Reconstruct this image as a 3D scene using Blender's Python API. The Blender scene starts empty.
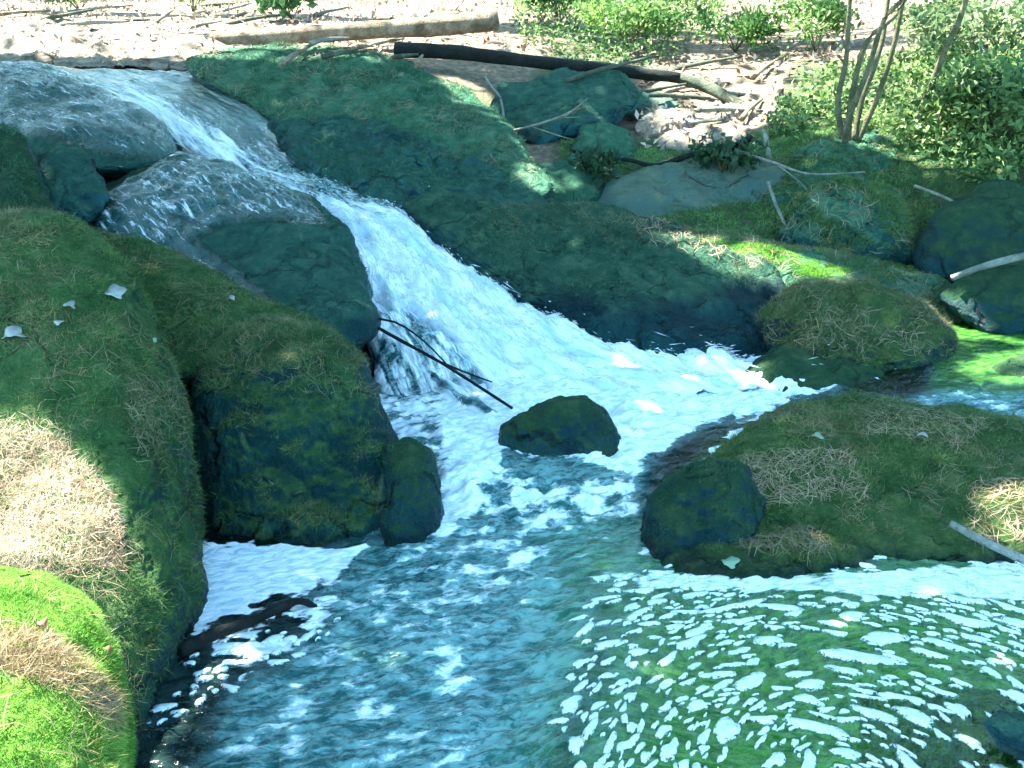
import bpy, bmesh, math, random
import numpy as np
from mathutils import Vector, Matrix
from mathutils.bvhtree import BVHTree

random.seed(7)
rng = np.random.default_rng(7)
sc = bpy.context.scene
col = sc.collection
R = math.radians

# ------------------------------------------------------------------ camera
CAM = np.array([0.0, 0.0, 1.75]); PITCH = R(21.0); FPX = 1100.0
cd = bpy.data.cameras.new("camera"); cam = bpy.data.objects.new("camera", cd); col.objects.link(cam)
cam.location = CAM; cam.rotation_euler = (R(90) - PITCH, 0, 0)
cd.sensor_width = 36.0; cd.lens = 36.0 * FPX / 1024.0; cd.clip_start = 0.05; cd.clip_end = 500
sc.camera = cam

# ------------------------------------------------------------------ world, sun, exposure
SUN = np.array([-0.55, 0.30, 1.0]); SUN /= np.linalg.norm(SUN)
w = bpy.data.worlds.new("World"); sc.world = w; w.use_nodes = True
nt = w.node_tree
sky = nt.nodes.new("ShaderNodeTexSky"); sky.sky_type = 'NISHITA'; sky.sun_disc = False
sky.sun_elevation = math.asin(SUN[2]); sky.sun_rotation = math.atan2(SUN[0], SUN[1])
tn = nt.nodes.new("ShaderNodeMix"); tn.data_type = 'RGBA'; tn.blend_type = 'MULTIPLY'; tn.inputs[0].default_value = 1.0
tn.inputs[7].default_value = (0.68, 0.98, 0.95, 1)      # sky light filtered by the green wood around the stream
nt.links.new(sky.outputs[0], tn.inputs[6]); nt.links.new(tn.outputs[2], nt.nodes["Background"].inputs[0])
nt.nodes["Background"].inputs[1].default_value = 0.15
sd = bpy.data.lights.new("sun", 'SUN'); so = bpy.data.objects.new("sun", sd); col.objects.link(so)
sd.energy = 5.0; sd.angle = R(0.5); sd.color = (1.0, 0.94, 0.84)
so.rotation_euler = Vector(SUN).to_track_quat('Z', 'Y').to_euler(); so.location = (-5, 3, 9)
vs = sc.view_settings
vs.view_transform = 'Standard'; vs.look = 'None'; vs.gamma = 1; vs.use_curve_mapping = False
vs.exposure = 3.25
sc.cycles.use_denoising = True
sc.cycles.max_bounces = 6; sc.cycles.transparent_max_bounces = 8
sc.cycles.caustics_reflective = False; sc.cycles.caustics_refractive = False

# ------------------------------------------------------------------ geometry helpers
FW = np.array([0, math.cos(PITCH), -math.sin(PITCH)]); UP = np.array([0, math.sin(PITCH), math.cos(PITCH)])

def at(px, py, Y):
    px, py, Y = np.broadcast_arrays(np.asarray(px, float), np.asarray(py, float), np.asarray(Y, float))
    d = FPX * FW + (px - 512)[..., None] * np.array([1.0, 0, 0]) + (384 - py)[..., None] * UP
    return CAM + d * (Y / d[..., 1])[..., None]

def at_z(px, py, z):
    px, py, z = np.broadcast_arrays(np.asarray(px, float), np.asarray(py, float), np.asarray(z, float))
    d = FPX * FW + (px - 512)[..., None] * np.array([1.0, 0, 0]) + (384 - py)[..., None] * UP
    return CAM + d * ((z - CAM[2]) / d[..., 2])[..., None]

def project(P):
    d = P - CAM; zf = d @ FW; ok = zf > 0.05; zf = np.where(ok, zf, 0.05)
    return np.where(ok, 512 + FPX * d[:, 0] / zf, -9e3), np.where(ok, 384 - FPX * (d @ UP) / zf, 9e3)

_perm = rng.permutation(256); _perm = np.concatenate([_perm, _perm, _perm])
_g = rng.normal(size=(256, 3)); _g /= np.linalg.norm(_g, axis=1)[:, None]
def noise(P):
    P = np.asarray(P, float); i = np.floor(P).astype(int); f = P - i; i &= 255
    u = f * f * f * (f * (f * 6 - 15) + 10)
    out = 0
    for dx in (0, 1):
        for dy in (0, 1):
            for dz in (0, 1):
                h = _perm[_perm[_perm[(i[:, 0] + dx) & 255] + ((i[:, 1] + dy) & 255)] + ((i[:, 2] + dz) & 255)]
                g = _g[h]
                dt = g[:, 0] * (f[:, 0] - dx) + g[:, 1] * (f[:, 1] - dy) + g[:, 2] * (f[:, 2] - dz)
                wt = (u[:, 0] if dx else 1 - u[:, 0]) * (u[:, 1] if dy else 1 - u[:, 1]) * (u[:, 2] if dz else 1 - u[:, 2])
                out = out + dt * wt
    return out * 1.5
def fbm(P, octv=4, gain=0.5):
    s = 0; a = 1.0; t = 0
    for k in range(octv):
        s = s + a * noise(P * 2.03 ** k + 17.3 * k); t += a; a *= gain
    return s / t

def poly_sd(px, py, poly):
    """signed distance to a polygon (negative inside)"""
    q = np.stack([px, py], 1); p = np.asarray(poly, float); n = len(p)
    d = np.full(len(q), 1e18); inside = np.zeros(len(q), bool)
    for i in range(n):
        a, b = p[i], p[(i + 1) % n]; e = b - a; v = q - a
        t = np.clip((v @ e) / max(e @ e, 1e-9), 0, 1)
        d = np.minimum(d, ((v - t[:, None] * e) ** 2).sum(1))
        c = ((a[1] > q[:, 1]) != (b[1] > q[:, 1]))
        dy = b[1] - a[1] if abs(b[1] - a[1]) > 1e-9 else 1e-9
        inside ^= c & (q[:, 0] < (b[0] - a[0]) * (q[:, 1] - a[1]) / dy + a[0])
    d = np.sqrt(d)
    return np.where(inside, -d, d)
def soft(px, py, poly, wd):
    t = np.clip(0.5 - poly_sd(px, py, poly) / (2 * wd), 0, 1)
    return t * t * (3 - 2 * t)

class TPS:
    def __init__(self, xy, z, lam=1e-3):
        self.c = np.asarray(xy, float); n = len(self.c)
        A = np.zeros((n + 3, n + 3)); A[:n, :n] = self._k(self.c) + lam * np.eye(n)
        A[:n, n] = 1; A[:n, n + 1:] = self.c; A[n, :n] = 1; A[n + 1:, :n] = self.c.T
        self.w = np.linalg.solve(A, np.concatenate([z, [0, 0, 0]]))
    def _k(self, q):
        r2 = ((q[:, None, :] - self.c[None]) ** 2).sum(2)
        return 0.5 * r2 * np.log(r2 + 1e-9)
    def __call__(self, q):
        q = np.asarray(q, float); out = np.empty(len(q)); n = len(self.c)
        for s in range(0, len(q), 20000):
            b = q[s:s + 20000]
            out[s:s + 20000] = self._k(b) @ self.w[:n] + self.w[n] + b @ self.w[n + 1:]
        return out

def tag(o, label=None, cat=None, group=None, kind=None):
    if label: o["label"] = label
    if cat: o["category"] = cat
    if group: o["group"] = group
    if kind: o["kind"] = kind
    return o

def mesh_np(name, V, F, mat, parent=None, smooth=True, attrs=None, cols=None):
    """V (n,3); F (m,k) with one k; attrs {name: (n,)}, cols {name:(n,3)}"""
    V = np.asarray(V, np.float32); F = np.asarray(F, np.int32); m, k = F.shape
    me = bpy.data.meshes.new(name)
    me.vertices.add(len(V)); me.vertices.foreach_set("co", V.ravel())
    me.loops.add(m * k); me.loops.foreach_set("vertex_index", F.ravel())
    me.polygons.add(m)
    me.polygons.foreach_set("loop_start", np.arange(0, m * k, k, dtype=np.int32))
    me.polygons.foreach_set("use_smooth", np.full(m, smooth))
    me.update(calc_edges=True)
    for a, v in (attrs or {}).items():
        at_ = me.attributes.new(a, 'FLOAT', 'POINT'); at_.data.foreach_set("value", np.asarray(v, np.float32))
    for a, v in (cols or {}).items():
        at_ = me.attributes.new(a, 'FLOAT_VECTOR', 'POINT'); at_.data.foreach_set("vector", np.asarray(v, np.float32).ravel())
    me.materials.append(mat)
    o = bpy.data.objects.new(name, me); col.objects.link(o)
    if parent: o.parent = parent
    return o

def empty(name, loc):
    o = bpy.data.objects.new(name, None); col.objects.link(o); o.location = loc; o.empty_display_size = 0.1
    return o

def grid_faces(nu, nv):
    i = np.arange(nu * nv).reshape(nu, nv)
    return np.stack([i[:-1, :-1], i[1:, :-1], i[1:, 1:], i[:-1, 1:]], -1).reshape(-1, 4)

def vnormals(V, F):
    n = np.zeros_like(V)
    fn = np.cross(V[F[:, 1]] - V[F[:, 0]], V[F[:, 2]] - V[F[:, 0]])
    for k in range(F.shape[1]): np.add.at(n, F[:, k], fn)
    return n / (np.linalg.norm(n, axis=1)[:, None] + 1e-12)

_ico = {}
def ico(n):
    if n not in _ico:
        bm = bmesh.new(); bmesh.ops.create_icosphere(bm, subdivisions=n, radius=1)
        _ico[n] = (np.array([v.co[:] for v in bm.verts]), np.array([[v.index for v in f.verts] for f in bm.faces])); bm.free()
    return _ico[n]

def unit(v): return v / (np.linalg.norm(v, axis=-1, keepdims=True) + 1e-12)

def tube(pts, rad, sides=8, wob=0.0, seed=0, sub=4):
    """a closed tapering tube through pts, as (V, F quads)"""
    pts = np.asarray(pts, float); rad = np.asarray(rad, float); n = len(pts)
    t = np.linspace(0, n - 1, (n - 1) * sub + 1); i = np.clip(t.astype(int), 0, n - 2); f = (t - i)[:, None]
    p0 = pts[np.clip(i - 1, 0, n - 1)]; p1 = pts[i]; p2 = pts[i + 1]; p3 = pts[np.clip(i + 2, 0, n - 1)]
    C = 0.5 * (2 * p1 + (p2 - p0) * f + (2 * p0 - 5 * p1 + 4 * p2 - p3) * f ** 2 + (-p0 + 3 * p1 - 3 * p2 + p3) * f ** 3)
    r = np.interp(t, np.arange(n), rad)
    T = unit(np.gradient(C, axis=0)); ref = np.where(np.abs(T[:, 2:3]) > 0.9, [[1.0, 0, 0]], [[0, 0, 1.0]])
    A = unit(np.cross(T, ref)); B = np.cross(T, A)
    th = np.linspace(0, 2 * np.pi, sides, endpoint=False)
    V = C[:, None] + r[:, None, None] * (np.cos(th)[None, :, None] * A[:, None] + np.sin(th)[None, :, None] * B[:, None])
    if wob:
        flat = V.reshape(-1, 3); ce = np.repeat(C, sides, 0)
        k = 1 + wob * fbm(flat * 14 + seed * 3.1, 3)[:, None] * 2
        V = (ce + (flat - ce) * k).reshape(V.shape)
    m = len(C); V = np.concatenate([V.reshape(-1, 3), C[:1], C[-1:]]); F = []
    for a in range(m - 1):
        for s in range(sides):
            q = (s + 1) % sides; F.append((a * sides + s, a * sides + q, (a + 1) * sides + q, (a + 1) * sides + s))
    c0, c1 = m * sides, m * sides + 1
    for s in range(0, sides, 2):
        q, z = (s + 1) % sides, (s + 2) % sides
        F.append((c0, z, q, s)); b = (m - 1) * sides; F.append((c1, b + s, b + q, b + z))
    return V, np.array(F)
def join(parts):
    Vs, Fs, o = [], [], 0
    for V, F in parts: Vs.append(V); Fs.append(F + o); o += len(V)
    return np.concatenate(Vs), np.concatenate(Fs)

# ------------------------------------------------------------------ materials
class NB:
    def __init__(self, name):
        self.m = bpy.data.materials.new(name); self.m.use_nodes = True; self.t = self.m.node_tree
        self.t.nodes.clear(); self.out = self.n("ShaderNodeOutputMaterial")
    def n(self, typ, ins=None, **kw):
        x = self.t.nodes.new(typ)
        for k, v in kw.items(): setattr(x, k, v)
        for k, v in (ins or {}).items(): self.set(x.inputs[k], v)
        return x
    def set(self, sock, v):
        if isinstance(v, bpy.types.NodeSocket): self.t.links.new(v, sock)
        else:
            if hasattr(sock.default_value, "__len__") and len(sock.default_value) == 4 and len(v) == 3: v = (*v, 1)
            sock.default_value = v
    def pos(self): return self.n("ShaderNodeNewGeometry").outputs["Position"]
    def noise(self, scale, detail=4, rough=0.55, vec=None, dist=0.0):
        return self.n("ShaderNodeTexNoise", {"Vector": vec or self.pos(), "Scale": scale, "Detail": detail, "Roughness": rough, "Distortion": dist}).outputs["Fac"]
    def ramp(self, f, *stops):
        x = self.n("ShaderNodeValToRGB", {"Fac": f}); cr = x.color_ramp
        while len(cr.elements) < len(stops): cr.elements.new(0.5)
        for e, (p, c) in zip(cr.elements, stops):
            e.position = p; e.color = (*c, 1) if len(c) == 3 else c
        return x.outputs[0]
    def step(self, f, a, b):
        return self.n("ShaderNodeMapRange", {0: f, 1: a, 2: b}, clamp=True, interpolation_type='SMOOTHSTEP').outputs[0]
    def mix(self, f, a, b): 
        x = self.n("ShaderNodeMix", data_type='RGBA'); self.set(x.inputs[0], f); self.set(x.inputs[6], a); self.set(x.inputs[7], b); return x.outputs[2]
    def math(self, op, a, b=0.0, c=0.0):
        x = self.n("ShaderNodeMath", operation=op); self.set(x.inputs[0], a); self.set(x.inputs[1], b); self.set(x.inputs[2], c); return x.outputs[0]
    def nz(self):
        s = self.n("ShaderNodeSeparateXYZ", {0: self.n("ShaderNodeNewGeometry").outputs["Normal"]}); return s.outputs[2]
    def bump(self, h, strength=0.6, dist=0.02, normal=None):
        ins = {"Height": h, "Strength": strength, "Distance": dist}
        if normal: ins["Normal"] = normal
        return self.n("ShaderNodeBump", ins).outputs[0]
    def attr(self, name, out="Fac"): return self.n("ShaderNodeAttribute", attribute_name=name).outputs[out]
    def bsdf(self, **kw):
        names = dict(color="Base Color", rough="Roughness", normal="Normal", spec="Specular IOR Level", sss="Subsurface Weight", coat="Coat Weight", ior="IOR")
        return self.n("ShaderNodeBsdfPrincipled", {names[k]: v for k, v in kw.items()})
    def done(self, sh):
        self.t.links.new(sh if isinstance(sh, bpy.types.NodeSocket) else sh.outputs[0], self.out.inputs[0]); return self.m

def mat_rock(name, m1, m2, m3, r1, r2, lo, hi, wet=0.5, spec=0.2, patch=0.5, wz=None):
    """stone r1/r2 with moss m1..m3 growing where the surface faces up"""
    b = NB(name); gain = (1.25, 1.5, 1.5)
    m1, m2, m3, r1, r2 = [c if max(c) > .2 else tuple(a * g for a, g in zip(c, gain)) for c in (m1, m2, m3, r1, r2)]
    n1 = b.noise(3.2, 5); n2 = b.noise(14, 5, 0.65); n3 = b.noise(70, 4, 0.7)
    moss = b.ramp(n2, (0.3, m1), (0.52, m2), (0.72, m3))
    moss = b.mix(b.step(b.noise(160, 3, 0.7), 0.35, 0.75), moss, b.mix(0.55, moss, m1))
    stone = b.mix(b.step(n1, 0.38, 0.62), r1, r2)
    stone = b.mix(b.step(n3, 0.5, 0.72), stone, b.mix(0.18, stone, m3))
    up = b.math('ADD', b.nz(), b.math('MULTIPLY', b.math('SUBTRACT', n1, 0.5), 1.3 * patch))
    up = b.math('ADD', up, b.math('MULTIPLY', b.math('SUBTRACT', n2, 0.5), 0.9 * patch))
    f = b.step(up, lo, hi)
    if wz is not None:      # moss stops at the splash line of the stream
        zz_ = b.n("ShaderNodeSeparateXYZ", {0: b.pos()}).outputs[2]
        f = b.math('MULTIPLY', f, b.step(b.math('ADD', zz_, b.math('MULTIPLY', b.math('SUBTRACT', n1, 0.5), 0.35)), wz - 0.05, wz + 0.07))
    colr = b.mix(f, stone, moss)
    rg = b.math('ADD', b.math('MULTIPLY', f, 0.95 - wet), wet)
    zw = b.n("ShaderNodeSeparateXYZ", {0: b.pos()}).outputs[2]
    soak = b.math('SUBTRACT', 1.0, b.step(b.math('ADD', zw, b.math('MULTIPLY', b.math('SUBTRACT', n2, 0.5), 0.08)), 0.0, 0.05))
    vor = b.n("ShaderNodeTexVoronoi", {"Vector": b.n("ShaderNodeVectorMath", {0: b.pos(), 1: b.n("ShaderNodeVectorMath", {0: b.n("ShaderNodeTexNoise", {"Vector": b.pos(), "Scale": 4.0, "Detail": 4}).outputs["Color"], 1: (.45, .45, .45)}, operation='MULTIPLY').outputs[0]}, operation='ADD').outputs[0], "Scale": 2.6}, feature='DISTANCE_TO_EDGE').outputs["Distance"]
    crk = b.math('MULTIPLY', b.math('SUBTRACT', 1.0, b.step(vor, 0.0, 0.045)), b.step(n1, .40, .58))
    colr = b.mix(b.math('MULTIPLY', crk, b.math('SUBTRACT', .8, b.math('MULTIPLY', f, .6))), colr, (.002, .006, .006))
    colr = b.mix(b.math('MULTIPLY', soak, 0.75), colr, (0.003, 0.014, 0.014))     # soaked stone at the waterline
    rg = b.math('SUBTRACT', rg, b.math('MULTIPLY', soak, b.math('SUBTRACT', rg, 0.2)))
    h = b.math('ADD', b.math('MULTIPLY', n3, 0.5), b.math('ADD', n2, b.math('MULTIPLY', b.noise(230, 3), 0.25)))
    h = b.math('SUBTRACT', h, b.math('MULTIPLY', crk, .8))
    rg = b.math('ADD', rg, b.math('MULTIPLY', b.math('SUBTRACT', n3, .5), .5))
    return b.done(b.bsdf(color=colr, rough=rg, normal=b.bump(h, 1.0, 0.045), spec=spec))

M = {}
M['moss_left'] = mat_rock("moss_left", (0.016, 0.046, 0.014), (0.042, 0.086, 0.022), (0.10, 0.13, 0.05), (0.003, 0.022, 0.022), (0.009, 0.040, 0.034), -0.05, 0.55, 0.6)
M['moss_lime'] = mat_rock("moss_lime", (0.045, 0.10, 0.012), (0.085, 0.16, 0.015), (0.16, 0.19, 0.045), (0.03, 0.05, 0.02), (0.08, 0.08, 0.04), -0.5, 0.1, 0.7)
M['moss_tall'] = mat_rock("moss_tall", (0.012, 0.042, 0.016), (0.034, 0.080, 0.024), (0.09, 0.12, 0.045), (0.001, 0.020, 0.021), (0.005, 0.038, 0.036), 0.55, 0.9, 0.5, 0.15, 0.35)
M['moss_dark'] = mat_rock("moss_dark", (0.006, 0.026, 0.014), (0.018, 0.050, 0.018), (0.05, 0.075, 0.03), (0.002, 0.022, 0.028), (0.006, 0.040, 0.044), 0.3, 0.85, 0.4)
M['moss_right'] = mat_rock("moss_right", (0.018, 0.044, 0.012), (0.046, 0.078, 0.020), (0.12, 0.12, 0.045), (0.003, 0.020, 0.020), (0.010, 0.036, 0.030), 0.15, 0.65, 0.45)
M['moss_ridge'] = mat_rock("moss_ridge", (0.014, 0.058, 0.036), (0.044, 0.115, 0.066), (0.12, 0.18, 0.10), (0.003, 0.025, 0.028), (0.014, 0.055, 0.050), 0.1, 0.65, 0.45)
M['wet'] = mat_rock("wet_stone_sheen", (0.008, 0.040, 0.030), (0.024, 0.075, 0.050), (0.07, 0.12, 0.08), (0.002, 0.026, 0.030), (0.018, 0.095, 0.098), 0.35, 0.9, 0.32, 0.2, 0.6)  # teal stone tone has the blue sky sheen of the wet film painted in
M['ledge'] = mat_rock("ledge_stone", (0.012, 0.044, 0.028), (0.034, 0.076, 0.046), (0.09, 0.12, 0.07), (0.001, 0.016, 0.021), (0.006, 0.040, 0.043), 0.3, 0.8, 0.45, 0.12, wz=0.29)
M['grey'] = mat_rock("grey_stone", (0.045, 0.065, 0.045), (0.09, 0.11, 0.07), (0.16, 0.16, 0.11), (0.05, 0.11, 0.10), (0.13, 0.21, 0.18), 0.5, 1.1, 0.5)
M['pale'] = mat_rock("pale_stone", (0.16, 0.15, 0.09), (0.26, 0.22, 0.15), (0.36, 0.29, 0.21), (0.30, 0.24, 0.18), (0.44, 0.36, 0.29), 0.6, 1.4, 0.8)
M['tan'] = mat_rock("tan_stone", (0.06, 0.075, 0.02), (0.13, 0.11, 0.05), (0.2, 0.16, 0.09), (0.10, 0.09, 0.05), (0.20, 0.16, 0.10), 0.4, 1.0, 0.35)

def mat_tint(name, rough=0.7, transl=0.25, spec=0.3):
    b = NB(name); c = b.attr("tint", "Color")
    p = b.bsdf(color=c, rough=rough, spec=spec)
    if transl:
        tr = b.n("ShaderNodeBsdfTranslucent", {"Color": c})
        p = b.n("ShaderNodeMixShader", {0: transl, 1: p.outputs[0], 2: tr.outputs[0]})
    return b.done(p)
M['blade'] = mat_tint("moss_blades", 0.8, 0.3)
M['leaf'] = mat_tint("leaves", 0.5, 0.35)
M['needle'] = mat_tint("dry_needles", 0.6, 0.15)
M['litter'] = mat_tint("dead_leaves", 0.7, 0.2)

def mat_bark(name, c1, c2, c3, wet=0.8):
    b = NB(name); p = b.pos()
    n1 = b.noise(9, 5, 0.6, p, 0.6); n2 = b.noise(60, 5, 0.7)
    c = b.ramp(n1, (0.32, c1), (0.52, c2), (0.7, c3))
    c = b.mix(b.step(n2, 0.5, 0.7), c, c1)
    return b.done(b.bsdf(color=c, rough=wet, spec=.2, normal=b.bump(b.math('ADD', n1, n2), 0.9, 0.018)))
M['bark_tan'] = mat_bark("bark_tan", (0.10, 0.07, 0.045), (0.24, 0.18, 0.12), (0.36, 0.28, 0.2))
M['bark_green'] = mat_bark("bark_green", (0.03, 0.045, 0.03), (0.07, 0.09, 0.06), (0.13, 0.14, 0.10))
M['bark_dark'] = mat_bark("bark_dark", (0.003, 0.006, 0.006), (0.008, 0.012, 0.011), (0.016, 0.019, 0.017), 0.75)
M['bark_grey'] = mat_bark("bark_grey", (0.10, 0.11, 0.09), (0.22, 0.23, 0.19), (0.36, 0.36, 0.31))
M['bark_stem'] = mat_bark("bark_stem", (0.06, 0.06, 0.03), (0.13, 0.13, 0.07), (0.22, 0.20, 0.13))

# forest floor: leaf litter on the banks, algae covered gravel below the water
b = NB("forest_floor"); n1 = b.noise(1.4, 5); n2 = b.noise(18, 6, 0.7); n3 = b.noise(90, 3, 0.7)
lit = b.ramp(n2, (0.3, (0.06, 0.045, 0.025)), (0.5, (0.20, 0.145, 0.095)), (0.68, (0.36, 0.27, 0.19)))
grn = b.ramp(n2, (0.3, (0.02, 0.04, 0.012)), (0.6, (0.06, 0.09, 0.025)), (0.75, (0.14, 0.15, 0.06)))
bank = b.mix(b.step(b.math('ADD', n1, b.attr("green")), 0.85, 1.1), lit, grn)
bed = b.ramp(b.noise(7, 4, 0.6), (0.3, (0.012, 0.075, 0.014)), (0.5, (0.045, 0.17, 0.018)), (0.68, (0.17, 0.24, 0.035)))
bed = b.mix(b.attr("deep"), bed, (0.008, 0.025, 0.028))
z = b.n("ShaderNodeSeparateXYZ", {0: b.pos()}).outputs[2]
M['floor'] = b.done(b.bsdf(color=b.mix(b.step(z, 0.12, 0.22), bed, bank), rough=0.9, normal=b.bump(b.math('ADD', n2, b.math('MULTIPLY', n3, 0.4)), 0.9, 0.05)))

def mat_water(name, cascade=False):
    """clear water over the bed, blue aerated water and white foam, mixed by point attributes"""
    b = NB(name)
    fl = b.attr("flow", "Vector"); foam_d = b.attr("foam"); turb = b.attr("turb")
    if cascade:
        mp = b.n("ShaderNodeMapping", {0: fl, 3: (9.0, 1.6, 1)}).outputs[0]
        s1 = b.noise(1.0, 5, 0.58, mp, 1.0)
        mp2 = b.n("ShaderNodeMapping", {0: fl, 3: (30.0, 6.0, 1)}).outputs[0]
        s2 = b.noise(1.0, 5, 0.62, mp2, 1.0)
        pat = b.math('ADD', b.math('MULTIPLY', s1, 0.72), b.math('MULTIPLY', s2, 0.28))
    else:
        mp = b.n("ShaderNodeMapping", {0: fl, 3: (9.0, 15.0, 1)}).outputs[0]
        s1 = b.noise(1.0, 2, 0.45, mp, 0.5)
        mp2 = b.n("ShaderNodeMapping", {0: fl, 3: (22.0, 40.0, 1)}).outputs[0]
        s2 = b.noise(1.0, 3, 0.6, mp2, 0.6)
        pat = b.math('ADD', b.math('MULTIPLY', s1, 0.8), b.math('MULTIPLY', s2, 0.2))
    # foam where pattern exceeds 1 - density
    wdt = 0.10 if cascade else b.math('ADD', 0.03, b.math('MULTIPLY', turb, 0.05))
    if not cascade:
        mp4 = b.n("ShaderNodeMapping", {0: fl, 3: (30.0, 60.0, 1)}).outputs[0]
        pat = b.math('ADD', pat, b.math('MULTIPLY', b.math('SUBTRACT', b.noise(1.0, 4, .7, mp4, .5), .5), b.math('MULTIPLY', turb, .5)))
    thr = b.math('SUBTRACT', 0.80, b.math('MULTIPLY', foam_d, 0.62))
    fo = b.n("ShaderNodeMapRange", {0: pat, 1: b.math('SUBTRACT', thr, wdt), 2: b.math('ADD', thr, wdt)}, clamp=True, interpolation_type='SMOOTHSTEP').outputs[0]
    nrm = b.bump(b.math('ADD', s1, b.math('MULTIPLY', s2, 0.5)), 0.45, 0.03)
    clear = b.n("ShaderNodeMixShader", {0: b.n("ShaderNodeFresnel", {"IOR": 1.33, "Normal": nrm}).outputs[0],
        1: b.n("ShaderNodeBsdfTransparent", {"Color": (0.74, 0.94, 0.86)}).outputs[0],
        2: b.n("ShaderNodeBsdfGlossy", {"Color": (1, 1, 1), "Roughness": 0.08, "Normal": nrm}).outputs[0]})
    mp3 = b.n("ShaderNodeMapping", {0: fl, 3: (16.0, 42.0, 1)}).outputs[0]
    s3 = b.noise(1.0, 6, 0.7, mp3, 0.8)
    milk_c = b.mix(b.step(b.math('ADD', b.math('MULTIPLY', pat, 0.40), b.math('MULTIPLY', s3, 0.60)), 0.42, 0.57), (0.008, 0.06, 0.072) if cascade else (0.020, 0.105, 0.105), (0.19, 0.40, 0.38))
    milk_c = b.mix(b.attr('algae'), milk_c, b.mix(b.step(s2, 0.35, 0.65), (0.022, 0.125, 0.020), (0.12, 0.34, 0.06)))
    milk = b.bsdf(color=milk_c, rough=0.12, normal=nrm, spec=0.6)
    wht = b.bsdf(color=b.mix(b.step(pat if cascade else s2, 0.34, 0.6), (0.46, 0.64, 0.73) if cascade else (0.5, 0.64, 0.72), (0.86, 0.89, 0.91)), rough=0.55, normal=b.bump(s1 if cascade else s2, 0.4, 0.03))
    body = b.n("ShaderNodeMixShader", {0: turb, 1: clear.outputs[0], 2: milk.outputs[0]})
    return b.done(b.n("ShaderNodeMixShader", {0: fo, 1: body.outputs[0], 2: wht.outputs[0]}))
M['pool'] = mat_water("pool_water"); M['fall'] = mat_water("falling_water", True)
b = NB("spray"); M['spray'] = b.done(b.n("ShaderNodeMixShader", {0: 0.35, 1: b.bsdf(color=(0.84, 0.89, 0.92), rough=0.4).outputs[0], 2: b.n("ShaderNodeBsdfTransparent").outputs[0]}))

# ------------------------------------------------------------------ ground
gp = [  # (px, py, Y) on the banks
 (-150, 0, 15), (100, 0, 14.5), (300, 0, 14.5), (500, 0, 14), (700, 0, 14), (900, 0, 12.5), (1150, 0, 11),
 (-100, 30, 10.4), (100, 30, 10.4), (300, 30, 10.2), (450, 30, 10.4), (600, 30, 10.6), (750, 40, 10), (900, 50, 8.8), (1024, 50, 8.4), (1200, 60, 8),
 (-100, 62, 8.7), (100, 62, 8.7), (300, 62, 8.9), (450, 75, 8.6), (560, 110, 8.3), (640, 130, 7.7), (700, 110, 8.3), (760, 120, 7.8), (850, 135, 7.0), (950, 130, 6.6), (1060, 140, 6.2), (1200, 160, 6),
 (560, 190, 6.7), (640, 215, 6.2), (760, 230, 5.9), (900, 215, 6.0), (1040, 230, 5.7), (1200, 260, 5.5)]
xy, zz = [], []
for px, py, Y in gp:
    p = at(px, py, Y); xy.append(p[:2]); zz.append(p[2] - 0.03)
# waterfall stations: left and right bank of the sheet in flow order
ST = [((20, 66, 8.0), (215, 72, 8.1)), ((70, 80, 7.4), (250, 100, 7.5)), ((130, 104, 6.9), (285, 130, 7.0)), ((205, 160, 6.25), (335, 172, 6.35)),
      ((292, 200, 5.65), (425, 212, 5.85)), ((343, 240, 5.2), (505, 268, 5.4)), ((366, 300, 4.82), (580, 316, 4.98)),
      ((380, 365, 4.42), (690, 346, 4.66)), ((420, 440, 3.92), (850, 392, 4.28))]
SL = np.array([at(*s[0]) for s in ST]); SR = np.array([at(*s[1]) for s in ST])
for a, c in zip(SL, SR):
    for t in (0.0, 0.5, 1.0):
        p = a + (c - a) * t; xy.append(p[:2]); zz.append(p[2] - 0.16)
for x in (-1.0, 0.0, 1.0, 2.0, 3.2):
    for y, zb in ((0.9, -0.2), (1.6, -0.22), (2.2, -0.22), (2.8, -0.24), (3.5, -0.25)):
        xy.append((x, y)); zz.append(zb)
for p in ((-2.0, 1.5, .1), (-2.2, 3.2, .2), (-2.6, 4.6, .35), (-3.4, 6, .75), (-4.5, 3, .6), (2.4, 4.3, -.1), (1.9, 4.7, -.1), (3.3, 4.5, 0), (0, -1, .1), (4.5, 2, .5), (-3, 0, .4), (3, 0, .3), (5, 5, .9), (-6, 8, 1.3), (7, 9, 1.6)):
    xy.append(p[:2]); zz.append(p[2])
for a in range(16):
    th = a / 16 * 2 * math.pi; xy.append((22 * math.cos(th), 8 + 22 * math.sin(th))); zz.append(1.9 if math.sin(th) > -.3 else 1.0)
tps = TPS(xy, np.array(zz), 2e-3)
def ground_z(q):
    r = np.hypot(q[:, 0], q[:, 1] - 8); s = np.clip((r - 18) / 8, 0, 1)
    h = tps(np.stack([q[:, 0] * np.minimum(1, 26 / np.maximum(r, 1e-6)), 8 + (q[:, 1] - 8) * np.minimum(1, 26 / np.maximum(r, 1e-6))], 1))
    far = 2.2 + 0.035 * np.maximum(r - 20, 0)
    return h * (1 - s) + far * s
def stretch(a, b_, lo, hi, nin, nout):
    i = np.linspace(lo, hi, nin); k = np.linspace(0, 1, nout)[1:] ** 2
    return np.concatenate([(lo - (lo - a) * k)[::-1], i, hi + (b_ - hi) * k])
gx = stretch(-120, 120, -6.5, 6.5, 330, 34); gy = stretch(-60, 190, 0.4, 14.5, 360, 34)
GX, GY = np.meshgrid(gx, gy, indexing='ij'); q = np.stack([GX.ravel(), GY.ravel()], 1)
gz = ground_z(q); P3 = np.column_stack([q, np.zeros(len(q))])
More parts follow.
